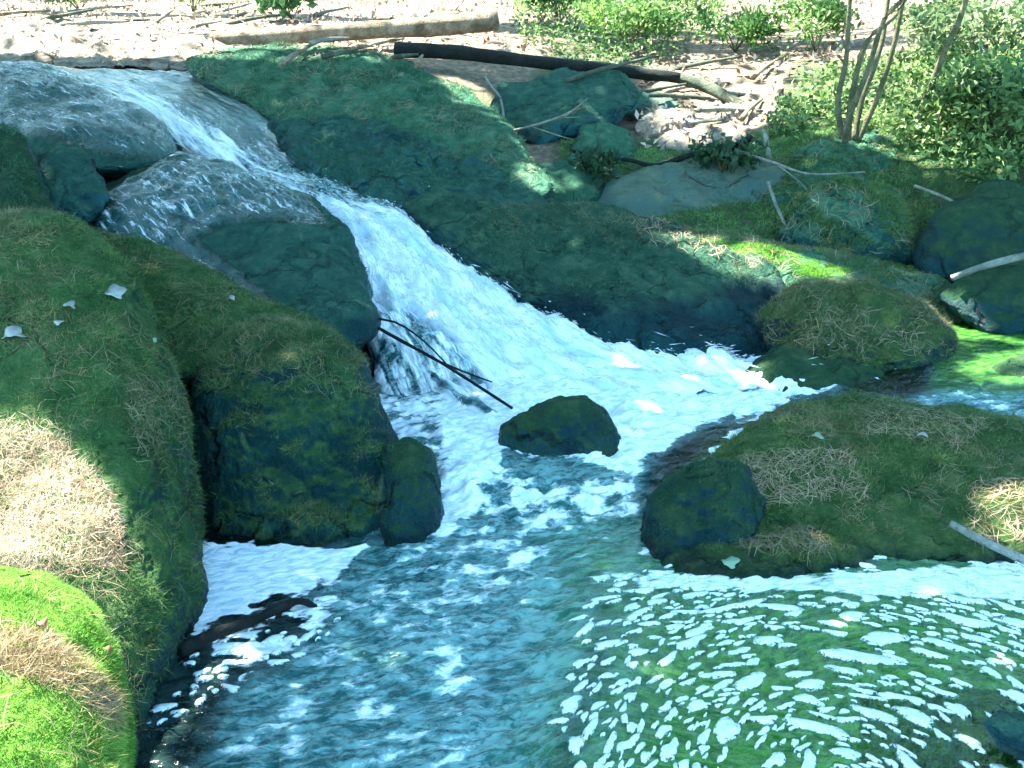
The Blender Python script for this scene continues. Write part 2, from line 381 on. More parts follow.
gz = gz + 0.05 * fbm(P3 * 1.6, 4) + 0.018 * fbm(P3 * 9, 3)
GV = np.column_stack([q, gz]); gpx, gpy = project(GV)
green = 0.55 * soft(gpx, gpy, [(520, -40), (700, -40), (640, 40), (690, 80), (560, 75)], 40) + 0.7 * soft(gpx, gpy, [(790, 60), (1200, 40), (1200, 330), (620, 240), (560, 130), (760, 130)], 30) + 0.4 * soft(gpx, gpy, [(150, 60), (600, 60), (600, 200), (300, 200)], 30)
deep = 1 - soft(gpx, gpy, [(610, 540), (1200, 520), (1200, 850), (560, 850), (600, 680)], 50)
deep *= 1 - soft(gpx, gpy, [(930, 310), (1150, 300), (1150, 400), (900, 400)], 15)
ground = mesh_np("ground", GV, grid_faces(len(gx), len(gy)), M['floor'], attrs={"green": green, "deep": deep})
tag(ground, "forest floor of leaf litter sloping down to the stream bed", kind="structure")

# ------------------------------------------------------------------ rocks
solids = [(GV, grid_faces(len(gx), len(gy)))]
ROCK = {}
def radial(poly, c, n=720, sm=2.5):
    p = np.asarray(poly, float) - c; th = np.linspace(0, 2 * np.pi, n, endpoint=False); d = np.stack([np.cos(th), np.sin(th)], 1); r = np.zeros(n)
    for i in range(len(p)):
        a, e = p[i], p[(i + 1) % len(p)] - p[i]
        den = d[:, 0] * e[1] - d[:, 1] * e[0]; den = np.where(np.abs(den) < 1e-9, 1e-9, den)
        t = (a[0] * e[1] - a[1] * e[0]) / den; s = (a[0] * d[:, 1] - a[1] * d[:, 0]) / den
        r = np.where((t > 0) & (s >= -1e-6) & (s <= 1 + 1e-6), np.maximum(r, t), r)
    k = int(sm / 360 * n * 3); ker = np.exp(-0.5 * (np.arange(-k, k + 1) / (sm / 360 * n)) ** 2); ker /= ker.sum()
    return np.convolve(np.concatenate([r[-k:], r, r[:k]]), ker, 'valid')

def rock(name, label, poly, ytop, ybot, bulge, mat, sub=6, k=2.3, back=None, c=None, lump=0.05, grain=0.006, seed=0, cat="boulder", group=None, xs=0.0, sm=2.5):
    """a solid boulder: its outline as seen in the picture, its front bulging towards the viewer and its back away from it"""
    poly = np.asarray(poly, float)
    if c is None:
        x, y = poly[:, 0], poly[:, 1]; x2, y2 = np.roll(x, -1), np.roll(y, -1); cr = x * y2 - x2 * y
        c = np.array([((x + x2) * cr).sum(), ((y + y2) * cr).sum()]) / (3 * cr.sum())
    rad = radial(poly, np.array(c), sm=sm); S, F = ico(sub)
    rho = np.clip(np.hypot(S[:, 0], S[:, 2]), 0, 1); th = np.arctan2(-S[:, 2], S[:, 0]) % (2 * np.pi)
    r = np.interp(th / (2 * np.pi) * len(rad), np.arange(len(rad) + 1), np.append(rad, rad[0])) * rho
    px = c[0] + r * np.cos(th); py = c[1] + r * np.sin(th)
    y0, y1 = poly[:, 1].min(), poly[:, 1].max(); Y = ytop + (ybot - ytop) * np.clip((py - y0) / (y1 - y0), 0, 1) + xs * (px - c[0])
    hgt = (np.clip(1 - rho ** k, 0, 1)) ** (1 / k)
    Y = Y + np.where(S[:, 1] > 0, (bulge * 1.3 if back is None else back), -bulge) * hgt
    V = at(px, py, Y); size = np.ptp(V, axis=0); L = float(np.cbrt(np.prod(size)))
    N = vnormals(V, F)
    o = seed * 7.7
    d = lump * L * fbm(V / (0.45 * L) + o, 3) * 1.6 + 0.25 * lump * L * (np.abs(noise(V / (0.13 * L) + o)) * 2 - 0.5) + grain * (fbm(V / 0.05 + o, 3) * 2 + 1.6 * fbm(V / 0.16 + o, 2) + np.abs(noise(V / 0.028 + o)) * .9)
    V = V + N * d[:, None]
    org = V.mean(0); org[2] = V[:, 2].min()
    ob = mesh_np(name, V - org, F, M[mat]); ob.location = org
    tag(ob, label, cat, group)
    solids.append((V, F)); ROCK[label] = (V, F, ob)
    return ob

left_big = rock("mossy_boulder", "largest mossy boulder filling the left side, with a sunlit patch of pine needles",
  [(-420, 200), (-100, 205), (10, 215), (70, 222), (130, 262), (172, 330), (192, 410), (204, 500), (206, 600), (196, 660), (150, 730), (130, 860), (-200, 1000), (-450, 800)],
  4.1, 1.75, 0.62, 'moss_left', 8, 2.6, 0.8, (20, 520), 0.035, 0.006, 1)
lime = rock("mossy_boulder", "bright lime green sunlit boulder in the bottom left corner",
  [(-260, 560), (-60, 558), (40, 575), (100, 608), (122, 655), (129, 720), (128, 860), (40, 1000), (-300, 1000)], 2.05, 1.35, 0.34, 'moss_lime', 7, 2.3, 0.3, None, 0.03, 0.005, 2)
left_mid = rock("mossy_boulder", "tall dark boulder with a mossy cap above the white foam patch",
  [(196, 360), (235, 325), (290, 317), (335, 332), (365, 360), (384, 400), (400, 450), (408, 520), (395, 560), (330, 620), (220, 630), (196, 560), (190, 450)], 3.95, 3.15, 0.26, 'moss_tall', 7, 3.0, 0.4, None, 0.03, 0.006, 3)
knob = rock("boulder", "small dark knob of rock leaning on the right foot of the tall left boulder",
  [(385, 445), (410, 438), (430, 452), (440, 480), (439, 535), (425, 560), (385, 570), (375, 500)], 3.45, 3.18, 0.14, 'moss_dark', 6, 2.5, 0.2, None, 0.04, 0.005, 4)
shelf = rock("mossy_boulder", "low mossy shelf of rock between the largest left boulder and the wet domes",
  [(-40, 225), (60, 222), (130, 236), (200, 262), (262, 298), (325, 318), (345, 345), (260, 380), (170, 380), (60, 330)], 4.75, 3.75, 0.16, 'moss_left', 7, 2.4, 0.4, None, 0.035, 0.006, 5)
dome2 = rock("boulder", "wet domed rock with a thin sheet of water left of the cascade",
  [(68, 222), (105, 192), (180, 154), (230, 163), (295, 190), (345, 226), (370, 285), (372, 330), (330, 345), (265, 325), (195, 285), (130, 250)], 5.75, 4.25, 0.24, 'wet', 7, 2.5, 0.4, None, 0.045, 0.008, 6)
dome1 = rock("boulder", "broad wet rock dome at the upper left edge of the stream, overhanging a dark hollow",
  [(-220, 80), (-40, 66), (50, 66), (115, 92), (165, 125), (184, 150), (160, 172), (110, 182), (60, 160), (30, 165), (-40, 210), (-240, 220)], 7.1, 5.5, 0.42, 'wet', 7, 2.6, 0.5, None, 0.04, 0.008, 7)
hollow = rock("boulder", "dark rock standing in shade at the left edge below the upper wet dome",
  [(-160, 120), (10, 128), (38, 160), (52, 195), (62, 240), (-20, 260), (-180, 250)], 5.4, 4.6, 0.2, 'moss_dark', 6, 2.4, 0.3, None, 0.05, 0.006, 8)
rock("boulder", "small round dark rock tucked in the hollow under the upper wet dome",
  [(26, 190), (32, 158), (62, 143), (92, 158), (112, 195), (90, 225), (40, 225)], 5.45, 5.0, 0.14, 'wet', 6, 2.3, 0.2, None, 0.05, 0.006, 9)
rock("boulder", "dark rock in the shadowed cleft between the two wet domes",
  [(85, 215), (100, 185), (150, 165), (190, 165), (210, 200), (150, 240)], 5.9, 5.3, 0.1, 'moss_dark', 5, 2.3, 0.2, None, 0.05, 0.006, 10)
ridge = rock("mossy_boulder", "long mossy ridge of rock behind the upper cascade, below the fallen logs",
  [(170, 60), (250, 47), (330, 48), (410, 62), (468, 88), (502, 120), (530, 160), (556, 190), (530, 206), (470, 206), (400, 200), (335, 172), (270, 122), (215, 88)], 8.2, 6.1, 0.22, 'moss_ridge', 7, 2.5, 0.5, (370, 130), 0.035, 0.008, 11)
step_ = rock("boulder", "dark wet step of rock under the mossy ridge at the right bank of the cascade",
  [(258, 116), (330, 120), (400, 136), (470, 160), (530, 188), (560, 206), (500, 226), (410, 226), (345, 200), (296, 165)], 6.8, 5.75, 0.14, 'wet', 7, 2.5, 0.3, None, 0.08, 0.012, 12)
ledge = rock("boulder", "long dark wet ledge forming the right wall of the cascade",
  [(390, 200), (450, 200), (560, 203), (640, 214), (705, 234), (780, 262), (815, 310), (800, 365), (720, 372), (640, 360), (570, 335), (500, 300), (440, 250)], 5.95, 4.7, 0.36, 'ledge', 7, 3.2, 0.5, (610, 280), 0.04, 0.012, 13)
slab = rock("mossy_boulder", "flat mossy slab with a bright green sunlit strip right of the cascade",
  [(640, 236), (720, 231), (800, 246), (880, 262), (960, 284), (984, 315), (965, 340), (880, 330), (780, 310), (690, 275)], 5.65, 5.0, 0.18, 'moss_ridge', 7, 2.5, 0.4, None, 0.04, 0.008, 14)
rb = rock("mossy_boulder", "rounded brown-green boulder at the right end of the wet ledge, above the blue channel",
  [(755, 310), (800, 284), (870, 282), (925, 306), (956, 340), (945, 368), (900, 398), (820, 390), (768, 350)], 4.95, 4.5, 0.28, 'moss_right', 7, 2.4, 0.3, None, 0.045, 0.008, 15)
rock("boulder", "low dark hump of rock at the waterline under the rounded right boulder",
  [(742, 372), (775, 345), (815, 336), (860, 350), (895, 385), (890, 405), (820, 410), (760, 400)], 4.62, 4.2, 0.12, 'moss_dark', 6, 2.3, 0.2, None, 0.04, 0.006, 16)
fg = rock("mossy_boulder", "broad brown-green boulder with pine needles between the cascade basin and the foamy pool",
  [(625, 600), (630, 530), (648, 480), (695, 440), (765, 412), (850, 400), (950, 407), (1040, 424), (1200, 470), (1260, 560), (1180, 600), (900, 600), (700, 600)], 4.15, 3.3, 0.5, 'moss_right', 8, 2.7, 0.4, None, 0.03, 0.006, 17)
lump_ = rock("boulder", "dark lump on the left front of the broad needle-strewn right boulder",
  [(640, 570), (645, 505), (665, 476), (700, 460), (742, 468), (768, 500), (772, 560), (720, 575), (660, 575)], 3.38, 3.12, 0.14, 'moss_dark', 6, 2.4, 0.2, None, 0.05, 0.006, 18)
lip = rock("mossy_boulder", "low mossy ledge lying along the far edge of the foamy pool",
  [(608, 575), (660, 552), (720, 538), (800, 530), (880, 535), (908, 560), (915, 610), (800, 625), (650, 620)], 3.2, 3.0, 0.175, 'moss_right', 7, 2.5, 0.2, None, 0.04, 0.006, 19)
centre = rock("boulder", "single dark wedge-shaped rock in the middle of the white water",
  [(496, 440), (502, 424), (530, 408), (560, 397), (582, 394), (604, 410), (622, 436), (636, 462), (622, 500), (560, 515), (508, 490)], 3.82, 3.64, 0.13, 'moss_dark', 7, 2.5, 0.2, None, 0.035, 0.005, 20, sm=1.5)
stepped = rock("boulder", "wet stepped rock under the broken left strand of the cascade", [(372, 330), (392, 318), (440, 335), (470, 370), (480, 410), (450, 445), (410, 430), (385, 390)], 4.62, 4.05, .05, 'wet', 6, 2.3, .2, None, .06, .008, 23)
# rocks of the right bank
rock("mossy_boulder", "round dark-faced mossy boulder on the right bank below the many-stemmed sapling",
  [(775, 240), (795, 200), (845, 181), (895, 192), (932, 228), (938, 262), (880, 285), (800, 275)], 6.0, 5.75, .3, 'moss_ridge', 7, 2.4, .3, None, .045, .008, 24)
rock("boulder", "smooth grey ledge beneath the crooked dark branch on the right bank",
  [(585, 225), (612, 180), (660, 160), (730, 150), (790, 168), (805, 215), (780, 255), (690, 255), (620, 240)], 6.9, 6.15, .26, 'grey', 6, 2.4, .3, None, .04, .006, 25)
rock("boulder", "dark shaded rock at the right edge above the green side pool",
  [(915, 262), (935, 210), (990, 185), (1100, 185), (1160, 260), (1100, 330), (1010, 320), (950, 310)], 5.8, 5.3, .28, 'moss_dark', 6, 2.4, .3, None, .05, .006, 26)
rock("boulder", "grey slab by the right edge topped by a pale branch",
  [(940, 300), (960, 276), (1010, 262), (1100, 258), (1140, 300), (1080, 345), (985, 335)], 5.2, 4.85, .12, 'moss_dark', 6, 2.4, .2, None, .04, .006, 27)
rock("mossy_boulder", "green mossy mound carrying the many-stemmed sapling",
  [(735, 205), (790, 155), (845, 132), (905, 130), (985, 165), (1010, 215), (900, 245), (780, 235)], 7.0, 6.3, .3, 'moss_ridge', 7, 2.3, .4, None, .05, .01, 28)
rock("boulder", "low rock in the green side pool at the right edge",
  [(975, 410), (990, 372), (1030, 350), (1120, 350), (1150, 400), (1060, 425)], 4.5, 4.1, .1, 'moss_dark', 6, 2.3, .2, None, .05, .006, 29)
for lb, pl, y0, y1, bu, mt, s in (
  ("round grey-green stone behind the mossy ridge, under the bare twigs", [(572, 150), (582, 130), (605, 121), (630, 133), (640, 156), (605, 170)], 7.6, 7.2, .12, 'moss_ridge', 30),
  ("flat mossy stone at the tail of the mossy ridge", [(505, 195), (530, 165), (575, 155), (620, 170), (625, 200), (570, 215)], 7.0, 6.5, .1, 'moss_ridge', 31),
  ("dark rock widened and darkened to stand for the shade under the second fallen log", [(478, 132), (500, 85), (560, 70), (625, 76), (655, 98), (605, 128), (540, 145)], 8.3, 7.6, .12, 'wet', 32),  # widened dark rock carries the shade of the gap in its colour
  ("pale flat stone at the foot of the sunny dry channel", [(655, 142), (675, 130), (725, 126), (748, 136), (735, 150), (680, 152)], 7.5, 7.3, .06, 'pale', 33),
  ("pale broken stone in the middle of the sunny dry channel", [(632, 128), (650, 112), (690, 108), (700, 120), (680, 135), (645, 138)], 7.9, 7.7, .06, 'pale', 34),
  ("pale upper stone among the sticks of the sunny dry channel", [(690, 118), (705, 104), (750, 104), (760, 116), (735, 126)], 8.2, 8.0, .06, 'pale', 35),
  ("purple-grey stone at the shaded left side of the dry channel", [(605, 112), (625, 96), (665, 92), (680, 106), (650, 118)], 8.4, 8.1, .07, 'grey', 36)):
    rock("stone", lb, pl, y0, y1, bu, mt, 5, 2.3, .15, None, .07, .008, s, cat="stone")
rock("rock_ledge", "pale sunlit ledge along the top left bank, left of the long fallen log",
  [(-160, 34), (40, 24), (110, 30), (170, 42), (300, 52), (420, 66), (300, 72), (150, 66), (0, 66), (-160, 68)], 9.6, 8.4, .12, 'pale', 7, 2.4, .2, (100, 50), .07, .016, 37, cat="ledge")
rock("submerged_rock", "brownish sunken rock in the near right corner of the foamy pool",
  [(880, 800), (900, 735), (950, 705), (1010, 700), (1080, 730), (1090, 820), (980, 850)], 2.37, 2.09, .06, 'tan', 6, 2.3, .15, None, .05, .006, 38, cat="rock")
rock("stone", "dark bluish wet stone poking out at the bottom right edge",
  [(984, 722), (1000, 710), (1040, 716), (1070, 745), (1040, 770), (1000, 748)], 2.12, 2.02, .06, 'wet', 6, 2.3, .1, None, .04, .004, 39, cat="stone")

# ------------------------------------------------------------------ water
def lerp_rows(A, n):
    t = np.linspace(0, len(A) - 1, n); i = np.clip(t.astype(int), 0, len(A) - 2); f = (t - i)[:, None]; N_ = len(A)
    p0 = A[np.clip(i - 1, 0, N_ - 1)]; p1 = A[i]; p2 = A[i + 1]; p3 = A[np.clip(i + 2, 0, N_ - 1)]
    return 0.5 * (2 * p1 + (p2 - p0) * f + (2 * p0 - 5 * p1 + 4 * p2 - p3) * f ** 2 + (-p0 + 3 * p1 - 3 * p2 + p3) * f ** 3)
NU, NV_ = 420, 220
L_, R_ = lerp_rows(SL, NU), lerp_rows(SR, NU)
tv = np.linspace(-0.12, 1.14, NV_)
FV = L_[:, None] + (R_ - L_)[:, None] * tv[None, :, None]
mid = (L_ + R_) / 2; slen = np.concatenate([[0], np.cumsum(np.linalg.norm(np.diff(mid, axis=0), axis=1))])
wid = np.linalg.norm(R_ - L_, axis=1)
fu = (tv[None] - 0.5) * wid[:, None]; fs = np.repeat(slen[:, None], NV_, 1)
flow = np.stack([fu, fs, 0 * fu], -1).reshape(-1, 3)
FV = FV.reshape(-1, 3); u01 = np.tile(tv, NU); s01 = np.repeat(np.linspace(0, 1, NU), NV_)
edge = np.clip(np.minimum(u01 + 0.12, 1.14 - u01) / 0.2, 0, 1)
amp = 0.014 + 0.055 * np.clip((s01 - 0.2) / 0.4, 0, 1)
dsp = fbm(flow * np.array([6, 1.8, 1]), 3) * 1.7 + 0.6 * fbm(flow * np.array([20, 5, 1]) + 5, 3) + .35 * np.abs(noise(flow * np.array([26, 9, 1]) + 3))
FV[:, 2] += amp * dsp - 0.07 * (1 - edge) + 0.03 * np.sin(np.pi * np.clip(u01, 0, 1)) * s01
fpx, fpy = project(FV)
foam = 0.04 + 0.12 * np.clip(s01 / .3, 0, 1)
def fo(poly, val, wd): 
    global foam
    s = soft(fpx, fpy, poly, wd); foam = foam * (1 - s) + val * s
fo([(100, 90), (150, 88), (250, 150), (330, 210), (420, 215), (520, 270), (700, 345), (860, 390), (600, 470), (420, 460), (350, 250), (200, 165), (140, 110)], 0.55, 14)
fo([(100, 95), (150, 95), (215, 150), (190, 155), (130, 115)], 0.62, 12)
fo([(300, 200), (400, 215), (500, 275), (600, 325), (760, 360), (830, 390), (600, 430), (520, 400), (440, 330), (370, 280), (340, 230)], 1.06, 32)
fo([(240, 130), (330, 175), (420, 212), (330, 196), (260, 158)], 0.35, 16)
fo([(370, 310), (420, 320), (480, 360), (505, 400), (470, 440), (410, 420), (380, 370)], 0.47, 16)
fo([(560, 310), (640, 338), (720, 350), (700, 362), (600, 335)], 0.8, 10)
foam *= 0.35 + 0.65 * edge
turb_f = np.clip(0.75 + 0.2 * fbm(flow * 3, 2), 0.3, 1) * (0.5 + 0.5 * np.clip((s01 - .15) / .3, 0, 1)) * (0.25 + 0.75 * edge)
fall = mesh_np("waterfall", FV, grid_faces(NU, NV_), M['fall'], attrs={"foam": foam, "turb": turb_f}, cols={"flow": flow})
tag(fall, "white cascade rushing down between the wet rocks", kind="structure")

# pool, basin, channel: one water surface
wp = [(px, py, z_) for px, py, z_ in ((500, 420, .10), (600, 390, .11), (700, 380, .11), (800, 395, .11), (900, 420, .11), (1000, 420, .12), (1100, 420, .12), (640, 440, .10), (480, 450, .09),
      (980, 360, .14), (1060, 350, .14), (940, 345, .14), (460, 480, .07), (560, 480, .07), (640, 480, .06), (480, 515, .02), (560, 525, .01), (640, 530, 0), (420, 540, 0))]
wxy = [at_z(*p)[:2] for p in wp]; wz = [p[2] for p in wp]
for x in np.linspace(-1.6, 3.2, 7):
    for y in (0.8, 1.4, 2.0, 2.6, 2.95):
        wxy.append((x, y)); wz.append(0.0)
for p in ((-1.4, 3.3, 0), (-1.5, 4.2, 0.05), (-.2, 5.0, .1), (.6, 5.2, .11), (1.5, 5.4, .13), (3.2, 5.4, .14), (3.2, 4, .12), (1.2, 3.3, .03), (2, 3.3, .03)):
    wxy.append(p[:2]); wz.append(p[2])
wt = TPS(wxy, np.array(wz), 5e-3)
wx = np.linspace(-1.7, 3.2, 560); wy = 0.9 + 4.5 * np.linspace(0, 1, 520) ** 1.15
WX, WY = np.meshgrid(wx, wy, indexing='ij'); wq = np.stack([WX.ravel(), WY.ravel()], 1)
WV = np.column_stack([wq, np.clip(wt(wq), -0.01, 0.16)]); wpx, wpy = project(WV)
turb = np.full(len(WV), 0.0); foamw = np.full(len(WV), 0.0); rough = np.full(len(WV), 0.25)
def wset(arr, poly, val, wd):
    s = soft(wpx, wpy, poly, wd); return arr * (1 - s) + val * s
midp = [(340, 560), (440, 500), (480, 440), (640, 470), (610, 560), (600, 650), (540, 800), (140, 900), (180, 700), (300, 620)]
turb = wset(turb, midp, 0.85, 40); rough = wset(rough, midp, 1.0, 40)
turb = wset(turb, [(130, 850), (130, 700), (205, 620), (300, 600), (330, 620), (230, 700), (180, 850)], 0.12, 20)
foamw = wset(foamw, [(420, 520), (440, 480), (560, 500), (600, 540), (480, 640), (330, 700), (340, 600)], 0.36, 40)
foamw = wset(foamw, [(150, 780), (300, 640), (480, 640), (500, 780)], 0.29, 30)
basin = [(430, 400), (480, 380), (620, 350), (760, 355), (835, 385), (780, 405), (700, 425), (640, 465), (620, 470), (500, 440), (500, 480), (445, 530), (425, 470)]
foamw = wset(foamw, basin, 1.0, 12); rough = wset(rough, basin, 1.0, 14); turb = wset(turb, basin, 0.9, 14)
lft = [(365, 385), (440, 395), (450, 470), (430, 540), (395, 450)]
foamw = wset(foamw, lft, .5, 10); turb = wset(turb, lft, .85, 10); rough = wset(rough, lft, 1.2, 10)
run = [(455, 480), (500, 465), (560, 480), (640, 470), (640, 515), (560, 525), (490, 520)]
foamw = wset(foamw, run, 0.52, 14); rough = wset(rough, run, 1.5, 16); turb = wset(turb, run, 0.85, 14)
chan = [(835, 395), (900, 400), (960, 385), (1150, 400), (1150, 450), (1000, 425), (870, 410)]
turb = wset(turb, chan, 0.75, 10); foamw = wset(foamw, chan, 0.30, 10); rough = wset(rough, chan, 0.8, 10)
foamw = wset(foamw, [(610, 585), (760, 570), (1040, 560), (1150, 560), (1150, 850), (540, 850), (600, 690)], 0.06, 16)
foamw = wset(foamw, [(600, 572), (760, 575), (900, 570), (1100, 555), (1150, 590), (1000, 600), (930, 596), (760, 590), (640, 588)], 0.8, 7)
foamw = wset(foamw, [(870, 800), (890, 730), (960, 705), (1010, 700), (1080, 800)], 0.2, 14)
foamw = wset(foamw, [(195, 540), (365, 546), (338, 580), (270, 603), (195, 630)], 0.82, 12); rough = wset(rough, [(200, 545), (360, 550), (335, 578), (270, 600), (200, 625)], 0.1, 6)
foamw = wset(foamw, [(200, 640), (300, 600), (340, 590), (330, 620), (240, 680)], 0.50, 8)
rightp = [(600, 560), (1200, 500), (1200, 900), (520, 900), (590, 680)]
algae = soft(wpx, wpy, rightp, 110); turb = np.maximum(turb, 0.62 * soft(wpx, wpy, rightp, 30)); turb = np.maximum(turb, .7 * soft(wpx, wpy, [(540, 500), (660, 500), (680, 590), (540, 620)], 25))
algae = np.maximum(algae, soft(wpx, wpy, [(940, 300), (1200, 300), (1200, 395), (930, 390)], 12)); turb = np.maximum(turb, 0.5 * soft(wpx, wpy, [(940, 300), (1200, 300), (1200, 395), (930, 390)], 12))
foamw *= 1 - 0.6 * soft(wpx, wpy, [(940, 300), (1200, 300), (1200, 385), (930, 380)], 8)
# collars of foam where stones break the moving water
from mathutils.kdtree import KDTree
rv = [v[np.abs(v[:, 2] - np.clip(wt(v[:, :2]), -.01, .16)) < .022] for v in (r[0][(r[0][:, 2] < .22) & (r[0][:, 1] < 5.2)] for r in ROCK.values()) if len(v)]
rv = np.concatenate(rv); kd = KDTree(len(rv))
for i, p in enumerate(rv.tolist()): kd.insert(p, i)
kd.balance(); near_ = np.where((wpx > 100) & (wpx < 1060) & (wpy > 330) & (wpy < 800))[0]
dk = np.full(len(WV), 9.0); dk[near_] = [kd.find(p)[2] for p in WV[near_].tolist()]
foamw = np.maximum(foamw, np.where(soft(wpx, wpy, [(410, 380), (820, 370), (640, 560), (420, 560)], 20) > .5, .62, .30) * np.exp(-(dk / .022) ** 2) * np.clip(.6 + 1.6 * fbm(WV * 7, 2), 0, 1))
turb[(wpx > 860) & (wpy > 690)] *= .4
# coordinates that follow the current: swirl on the right, diagonal drift elsewhere
sw = at_z(845, 690, 0)[:2]; dxy = wq - sw; ang = np.arctan2(dxy[:, 0], dxy[:, 1]); rr = np.hypot(dxy[:, 0], dxy[:, 1] * 1.0)
ca, sa = math.cos(R(24)), math.sin(R(24)); fl_d = np.stack([wq[:, 0] * ca + wq[:, 1] * sa, -wq[:, 0] * sa + wq[:, 1] * ca], 1)
isw = soft(wpx, wpy, [(600, 560), (1200, 500), (1200, 900), (560, 900), (590, 680)], 70)
tw = R(15) * (1 - isw) + isw * (0.9 * np.exp(-(rr / 0.5) ** 2) + 0.02 + 0.3 * fbm(np.column_stack([wq * 1.1, 0 * wq[:, 0]]), 2))
wflow = np.column_stack([dxy[:, 0] * np.cos(tw) + dxy[:, 1] * np.sin(tw), -dxy[:, 0] * np.sin(tw) + dxy[:, 1] * np.cos(tw), np.zeros(len(wq))])
pq = np.column_stack([fl_d, np.zeros(len(wq))])
WV[:, 2] += rough * (0.022 * fbm(pq * np.array([3.0, 7, 1]), 3) + 0.016 * fbm(pq * np.array([9, 22, 1]) + 9, 3) + 0.012 * fbm(pq * np.array([26, 52, 1]), 3))
WV[:, 2] += 0.05 * soft(wpx, wpy, basin, 16) * np.maximum(fbm(pq * 6 + 3, 4) + 0.1, -0.1)
pool = mesh_np("water", WV, grid_faces(len(wx), len(wy)), M['pool'], attrs={"foam": foamw, "turb": turb, "algae": algae}, cols={"flow": wflow})
tag(pool, "blue and green stream pool with drifting white foam", kind="structure")

# separate flecks of foam circling on the calm green pool
def zwat(q):
    i = np.clip(np.searchsorted(wx, q[:, 0]), 0, len(wx) - 1); j = np.clip(np.searchsorted(wy, q[:, 1]), 0, len(wy) - 1)
    return WV.reshape(len(wx), len(wy), 3)[i, j, 2]
cen = at_z(842, 760, 0)[:2]; acc = []; cells = {}
cand = np.column_stack([rng.uniform(0.1, 1.9, 60000), rng.uniform(1.7, 3.1, 60000)]); cpx, cpy = project(np.column_stack([cand, 0 * cand[:, 0]]))
dens = soft(cpx, cpy, [(615, 585), (760, 575), (1200, 565), (1200, 900), (520, 900), (575, 740), (600, 660)], 34) * (1 - .75 * soft(cpx, cpy, [(870, 800), (890, 735), (960, 705), (1100, 700), (1100, 800)], 18))
dens *= np.clip(.5 + 1.5 * fbm(np.column_stack([cand * 2.6, 0 * cpx]), 2), .04, 1)
dens = np.maximum(dens, 0)
for (x, y), dn_ in zip(cand.tolist(), dens.tolist()):
    if rng.random() > dn_: continue
    dx, dy = x - cen[0], y - cen[1]; a = math.atan2(dx, -dy) if False else math.atan2(-dx, dy)      # along circles round the eddy
    a = -math.atan2(dx, max(dy, .05)) * .8 + rng.normal(0, .22)
    L = float(np.clip(rng.lognormal(-3.6, .58), .008, .10)); W = L * rng.uniform(.24, .5); ok = True
    ci_, cj_ = int(x / .1), int(y / .1); ca_, sa_ = math.cos(a), math.sin(a)
    for gi in range(ci_ - 2, ci_ + 3):
        for gj in range(cj_ - 2, cj_ + 3):
            for (ox, oy, oL, oW) in cells.get((gi, gj), ()):
                ux, uy = ox - x, oy - y; al, ac = abs(ux * ca_ + uy * sa_), abs(-ux * sa_ + uy * ca_)
                if (al / (.82 * (L + oL))) ** 2 + (ac / (1.12 * (W + oW))) ** 2 < 1: ok = False; break
            if not ok: break
        if not ok: break
    if ok: cells.setdefault((ci_, cj_), []).append((x, y, L, W)); acc.append((x, y, L, W, a))
    if len(acc) > 950: break
lp = [(150, 740), (195, 640), (250, 625), (330, 592), (350, 625), (250, 680), (190, 720)]; k_ = 0
while k_ < 60:
    p = at_z(rng.uniform(140, 360), rng.uniform(580, 750), 0); qx, qy = project(p[None])
    if poly_sd(qx, qy, lp)[0] < 0: L = float(np.clip(rng.lognormal(-4.3, .5), .005, .04)); acc.append((p[0], p[1], L, L * rng.uniform(.3, .6), .5 + rng.normal(0, .3))); k_ += 1
acc = np.array(acc); nf = len(acc); K = 18; th = np.linspace(0, 2 * np.pi, K, endpoint=False)
ph = rng.uniform(0, 6.28, (nf, 3)); rad = 1 + .20 * np.sin(2 * th + ph[:, :1]) + .14 * np.sin(3 * th + ph[:, 1:2]) + .08 * np.sin(5 * th + ph[:, 2:])
lx, ly = rad * np.cos(th) * acc[:, 2:3], rad * np.sin(th) * acc[:, 3:4] + .35 * acc[:, 3:4] * np.cos(th) ** 2 * np.sign(np.sin(ph[:, :1]))
ca_, sa_ = np.cos(acc[:, 4:5]), np.sin(acc[:, 4:5])
ring = lambda f, dz: np.stack([acc[:, :1] + f * (lx * ca_ - ly * sa_), acc[:, 1:2] + f * (lx * sa_ + ly * ca_), zwat(acc[:, :2])[:, None] + dz + 0 * lx], -1)
FVf = np.concatenate([ring(1.0, -.004), ring(.9, .003), ring(.45, .0055)], 1); FVf = np.concatenate([FVf, np.mean(FVf[:, 2 * K:], axis=1, keepdims=True) + [0, 0, .0005]], 1)
T = []
for k in range(K):
    j = (k + 1) % K; T += [(k, j, K + j), (k, K + j, K + k), (K + k, K + j, 2 * K + j), (K + k, 2 * K + j, 2 * K + k), (2 * K + k, 2 * K + j, 3 * K)]
FFf = (np.arange(nf)[:, None, None] * (3 * K + 1) + np.array(T)[None]).reshape(-1, 3); FVf = FVf.reshape(-1, 3)
b = NB("foam"); fm = b.bsdf(color=b.mix(b.step(b.noise(45, 4, .7), .3, .65), (.50, .62, .64), (.80, .86, .86)), rough=.6, normal=b.bump(b.noise(160, 3), .4, .004))
al = b.step(b.math('SUBTRACT', b.math('ADD', b.noise(70, 4, .7), b.math('MULTIPLY', b.noise(220, 2), .35)), b.math('MULTIPLY', b.attr("rim"), .42)), .24, .40)   # lacy rim of bubbles
M['foam'] = b.done(b.n("ShaderNodeMixShader", {0: al, 1: b.n("ShaderNodeBsdfTransparent").outputs[0], 2: fm.outputs[0]}))
rim = np.tile(np.concatenate([np.full(K, 1.0), np.full(K, .75), np.full(K, .25), [0.1]]), nf)
